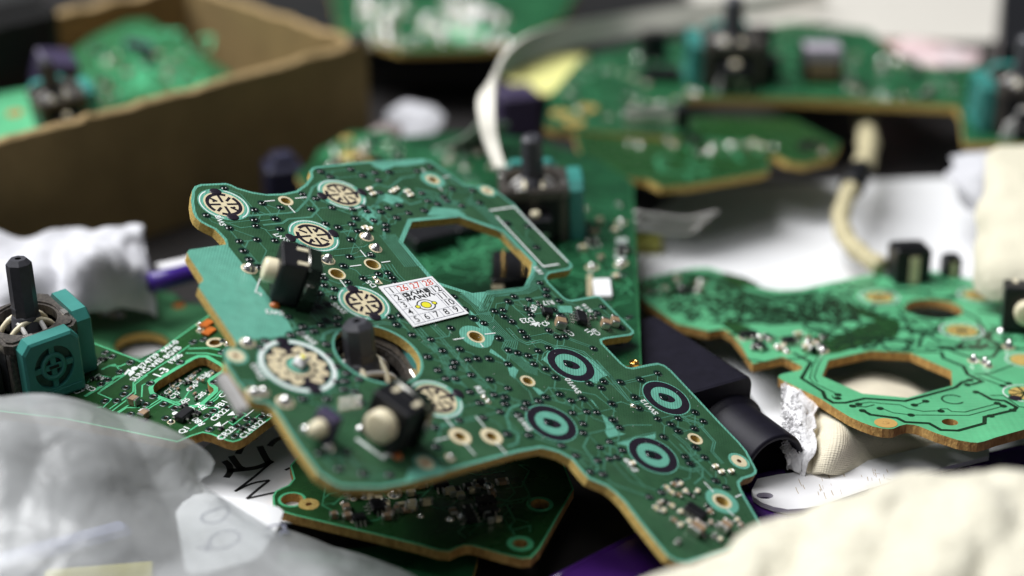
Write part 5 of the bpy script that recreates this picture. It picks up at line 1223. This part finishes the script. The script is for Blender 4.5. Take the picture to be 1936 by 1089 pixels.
# ------------------------------------------------------------------ cloths
rows = [[(1488,722,322),(1515,710,324),(1560,722,326),(1600,722,326),(1640,712,326),(1690,718,326),(1760,755,324),(1850,790,322)],
        [(1490,728,316),(1515,718,317),(1545,735,318),(1580,750,318),(1620,752,317),(1680,765,316),(1760,790,315),(1850,800,315)],
        [(1494,762,307),(1515,758,307),(1545,776,306),(1585,788,304),(1630,796,305),(1690,810,306),(1760,818,308),(1850,830,310)],
        [(1492,802,301),(1515,802,300),(1545,815,300),(1580,815,297),(1630,826,300),(1690,834,302),(1760,842,304),(1850,850,306)],
        [(1494,845,299),(1514,850,297),(1538,860,297),(1575,852,294),(1620,862,298),(1680,862,301),(1750,862,304),(1850,870,306)],
        [(1494,890,297),(1510,895,295),(1532,900,295),(1560,895,294),(1610,895,297),(1670,890,300),(1740,880,303),(1850,890,305)]]
cl = finish(pixel_sheet(rows, disp=1.0, dscale=0.08, seed=1, k=8, oct_=2), 'woven_cloth', M_CLOTH, 'folded cream woven cloth with a frayed white edge, under the right-hand board', 'cloth', 1.0)
def loops_along(pts, n, seed, size, mt, parent, name, spread=1.5):
    """little terry loops"""
    r = random.Random(seed); m = MB(); line = smooth_line(pts, 10)
    for k in range(n):
        p = line[r.randrange(len(line))] + Vector((r.uniform(-spread,spread), r.uniform(-spread,spread), r.uniform(-spread*.5,spread)))
        a = Vector((r.uniform(-1,1), r.uniform(-1,0.4), r.uniform(-0.2,1))).normalized(); b = a.orthogonal().normalized(); q = size*r.uniform(0.6,1.5)
        m.tube([p, p+a*q+b*q*.4, p+a*q*1.3-b*q*.2, p+a*q*.5-b*q*.7], 0.10, 4, caps=False)
    o = m.build(name, mt, parent); o['kind'] = 'stuff'; return o
loops_along([P(1494,728,314),P(1496,760,303),P(1497,800,298.5),P(1497,840,296),P(1500,860,295)], 900, 2, 0.38, M_TERRY, cl, 'frayed_edge', 1.3)
m = pixel_sheet([[(1488,722,315),(1505,714,314),(1535,732,314)],[(1492,766,303),(1512,766,301.5),(1542,783,302)],[(1492,830,297),(1512,835,295),(1536,845,295)],[(1492,890,295),(1506,892,294),(1524,900,294)]], disp=0.8, dscale=0.4, k=8); finish(m, 'terry_edge', M_TERRY, None, None, 0.8, cl)
# thick cream towel in the front right corner
sil = [(1130,1180,240),(1215,1105,246),(1290,1078,249),(1340,1062,250),(1390,1046,252),(1420,1012,253),(1450,992,254),(1500,984,254),(1550,964,254),(1600,946,253),(1660,921,252),(1720,902,251),(1790,902,251),(1850,898,250),(1936,894,250),(2050,890,250)]
rows = []
rows.append([(x, y+70, d+12) for x,y,d in sil]); rows.append([(x, y+26, d+6) for x,y,d in sil]); rows.append([(x, y+12, d) for x,y,d in sil])
for k, (dy, dd) in enumerate(((25,-5),(70,-10),(130,-15),(220,-20),(330,-23))): rows.append([(x + 6*math.sin(k+i), y+dy, d+dd + 1.5*math.sin(x/34.0+k*1.1)) for i,(x,y,d) in enumerate(sil)])
rows = [[(x, y, d-15) for x,y,d in row] for row in rows]
tm = pixel_sheet(rows, disp=0.6, dscale=0.2, seed=5, k=8)
tw = finish(tm, 'cream_towel', M_TOWEL, 'thick fluffy cream towel filling the front right corner', 'towel', 1.2)
r = random.Random(8); m = MB()
for k in range(6500):                                         # tufts: a few fibres leaning together
    f = tm.f[r.randrange(len(tm.f))]; a, b, c, d = (tm.v[i] for i in f); u, v = r.random(), r.random()
    p = (a*(1-u)+b*u)*(1-v) + (d*(1-u)+c*u)*v; nn = (b-a).cross(d-a); nn = nn.normalized() if nn.length > 1e-6 else Vector((0,0,1))
    if nn.z < 0: nn = -nn
    lean = Vector((r.uniform(-1,1), r.uniform(-1,1), r.uniform(-0.3,0.9))); l = r.uniform(0.4,1.0)
    for _ in range(7):
        t = Vector((r.uniform(-1,1), r.uniform(-1,1), r.uniform(-0.5,0.8))); q = (nn*0.7 + lean*0.7 + t*0.35).normalized()*l*r.uniform(0.7,1.1); s_ = q.orthogonal().normalized()*0.16
        p1 = p + t*0.45
        m.add([p1-s_, p1+s_, p1+q*0.6+s_*0.8, p1+q+t*0.3, p1+q*0.6-s_*0.8], [(0,1,2,3,4)], 0)
o = m.build('pile', M_TOWEL, tw); o['kind'] = 'stuff'
# cloths at the right edge
rows = [[(1880,300,372),(1915,292,372),(1990,285,372)],[(1866,360,362),(1905,350,358),(1990,345,356)],[(1856,430,352),(1900,425,346),(1990,420,344)],[(1846,500,344),(1890,500,338),(1990,500,336)],[(1840,545,342),(1890,560,338),(1990,580,334)]]
finish(pixel_sheet(rows, disp=2.0, dscale=0.06, seed=12, k=8), 'cream_cloth', mat('pale_yellow_cloth',(0.68,0.64,0.50),0.95,var=0.05,vscale=0.1,bump=0.2,bscale=0.8), 'pale cream cloth hanging down at the right edge of the picture', 'cloth', 1.0)
rows = [[(1800,300,392),(1850,296,392),(1910,300,394),(1980,300,396)],[(1798,330,386),(1850,320,382),(1910,320,384),(1980,325,388)],[(1810,360,382),(1850,365,374),(1910,365,376),(1980,365,380)],[(1830,400,380),(1860,420,372),(1910,420,372),(1980,420,376)]]
finish(pixel_sheet(rows, disp=3.5, dscale=0.08, seed=14, k=7), 'white_tissue', M_TISSUE, 'bunched white tissue beneath the back right board, beside the cream cloth', 'tissue', 0.3)

# ------------------------------------------------------------------ ribbon, cords, wires
def band(pts, w, t, mt, name, label, cat, upv=Vector((0,0,1)), k=8):
    m = MB(); m.tube(smooth_line([P(*q) for q in pts], k), 0, flat=(w,t), up=upv); return tag(m.build(name, mt), label, cat)
rp = smooth_line([P(*q) for q in ((946,320,352),(930,275,358),(921,235,362),(920,190,368),(930,150,376),(955,118,388),(1000,90,402),(1080,66,420),(1180,48,440),(1300,30,455),(1420,14,470),(1560,-10,490))], 7)
m = MB(); vs = []; n = len(rp)
for i, p in enumerate(rp):
    d = (rp[min(i+1,n-1)]-rp[max(i-1,0)]).normalized(); t = min(1.0, i/(n*0.55)); wv = Vector((0.55-0.3*t, 0.8, 0.1+0.5*t)); wv = (wv - d*wv.dot(d)).normalized(); nn = wv.cross(d).normalized()*0.45
    h = 1.0 + 1.9*t
    vs += [p-wv*h-nn, p+wv*h-nn, p+wv*h+nn, p-wv*h+nn]
m.add(vs, [(i*4+k, i*4+(k+1) % 4, i*4+4+(k+1) % 4, i*4+4+k) for i in range(n-1) for k in range(4)] + [(3,2,1,0), tuple(range(4*n-4,4*n))], 0, False)
tag(m.build('ribbon_cable', M_RIBBON), 'off-white flat ribbon cable arching up behind the middle joystick', 'ribbon cable')
band([(720,268,408),(780,288,400),(850,284,394),(905,262,388),(935,230,385)], 9, 0.5, mat('greenish_film',(0.34,0.42,0.33),0.25,trans=0.3), 'clear_film_strip', 'curved translucent greenish film strip behind the main board', 'film strip', Vector((0,0.5,1)))
cp = smooth_line([P(*q) for q in ((1632,222,436),(1640,255,418),(1640,290,402),(1630,318,392),(1612,350,384),(1596,385,380),(1590,420,374),(1604,455,368),(1635,485,362),(1668,505,358))], 6)
cr = thing('cloth_cord', 'cream cloth-covered cord with a black sleeve hanging below the back right board', 'cord', at=(0,0,0))
m = MB(); m.tube(cp, [2.35 + 0.25*math.sin(i*0.9) if i < 20 else 1.9 + 0.15*math.sin(i) for i in range(len(cp))], 10); m.build('braid', M_CORD, cr)
m = MB(); m.tube(cp[19:26], 2.7, 12); m.build('black_sleeve', M_BLACK, cr)
for k, (dy, lab) in enumerate(((-4,'upper grey wire of the three running over the white paper'),(12,'middle grey wire of the three running over the white paper'),(28,'lowest grey wire of the three running over the white paper'))):
    m = MB(); m.tube(smooth_line([P(1200,405+dy,352),P(1250,412+dy,356),P(1300,416+dy*.9,360),P(1352-dy,404+dy*.8,366)],5), 0.42, 8); tag(m.build('wire', mat('pale_grey_wire',(0.50,0.48,0.46),0.45)), lab, 'wire', 'grey wires on the paper')
m = MB(); m.box((-3,-3,0),(3,3,3),0,bev=0.3); o = m.build('olive_block', mat('olive_plastic',(0.30,0.30,0.05),0.5)); tag(o, 'small olive plastic block beside the edge of the middle board', 'plastic block'); o.location = PZ(1222,470,0.6)*S

# ------------------------------------------------------------------ blurred clutter at the back
def bslab(name, pts, z, th, mt, label, cat):
    l = zloop(pts, z); m = MB(); m.slab([l], z-th, z, 0, 0, 0); return tag(m.build(name, mt), label, cat)
bslab('beige_case', [(1480,74),(1660,72),(1850,78),(1880,76),(1896,40),(1890,-60),(1300,-60),(1320,20)], 14, 13.5, M_BEIGE, 'grainy beige plastic case along the top edge at the back right', 'case')
bslab('black_case', [(1640,84),(1690,100),(1880,104),(1900,98),(1900,80),(1640,76)], 9, 8, M_BLACK, 'flat black case lying in front of the beige case', 'case')
bslab('black_box', [(1893,92),(1990,98),(1990,-60),(1896,-60)], 30, 28, M_BLACK, 'black box at the top right corner beside the beige case', 'box')
rows = [[(1690,88,466),(1740,80,472),(1800,88,470),(1850,104,466)],[(1710,106,456),(1750,100,460),(1800,108,460),(1850,118,460)],[(1740,122,452),(1775,128,452),(1815,130,454),(1850,128,456)]]
finish(pixel_sheet(rows, disp=1.5, dscale=0.1, seed=20, k=6), 'printed_wrapper', mat('pink_white_wrapper',(0.80,0.76,0.77),0.5,col2=(0.75,0.42,0.42),vscale=0.06), 'crumpled white and pink wrapper behind the back right board', 'wrapper', 0.3)
bslab('red_tag', [(1658,84),(1700,80),(1770,124),(1735,126)], 12, 1.0, M_PINK, 'red strip beside the crumpled wrapper at the back right', 'tag')
bslab('yellow_note', [(955,148),(1000,176),(1045,176),(1112,104),(1118,84),(1080,80)], 9, 0.5, M_YNOTE, 'pale yellow sticky note inside the bend of the ribbon cable', 'note')
m = MB(); m.box((-5.5,-5,0),(5.5,5,11),0,bev=0.5); o = m.build('purple_block', M_DPURPLE); tag(o, 'dusky purple block standing below the yellow sticky note', 'plastic block'); q = PZ(972,250,0); o.location = Vector((q.x,q.y,0))*S; o.rotation_euler = (0,0,0.35)
m = MB(); m.box((-4,-4,0),(4,4,14),0,bev=0.6); m.box((-2.4,-2.4,14),(2.4,2.4,16),0,bev=0.4); o = m.build('navy_knob', mat('navy_plastic',(0.018,0.018,0.045),0.5,bump=0.1,bscale=2)); tag(o, 'dark navy block behind the notch of the main board', 'plastic block'); q = PZ(540,420,0); o.location = Vector((q.x,q.y,0))*S; o.rotation_euler = (0,0,0.3)
rows = [[(735,205,432),(780,198,436),(830,208,436)],[(730,225,424),(780,222,422),(845,226,426)],[(740,248,420),(790,252,418),(840,246,422)]]
finish(pixel_sheet(rows, disp=2.0, dscale=0.1, seed=23, k=6), 'tissue_wad', M_TISSUE, 'small white wad lying in the shade right of the cardboard box', 'tissue', 0.4)
rows = [[(690,255,402),(725,235,408),(760,250,408)],[(690,280,396),(720,270,398),(750,285,400)],[(696,300,392),(720,300,394),(745,305,396)]]
finish(pixel_sheet(rows, disp=1.5, dscale=0.1, seed=25, k=5), 'grey_scrap', mat('grey_brown_scrap',(0.24,0.20,0.19),0.7), 'grey brown scrap at the foot of the cardboard box corner', 'scrap', 0.4)
# black block added to stand in for shade in the gap by the box
m = MB(); m.box((-120,0,0),(60,60,30),0,bev=1.5); o = m.build('shade_block', mat('shade_block_black',(0.012,0.012,0.012),0.5)); tag(o, 'black block added for the shade behind the cardboard box, under the far board', 'shade block'); q = PZ(830,200,0); o.location = Vector((q.x+10,q.y+12,0))*S; o.scale = (1,1,0.3)
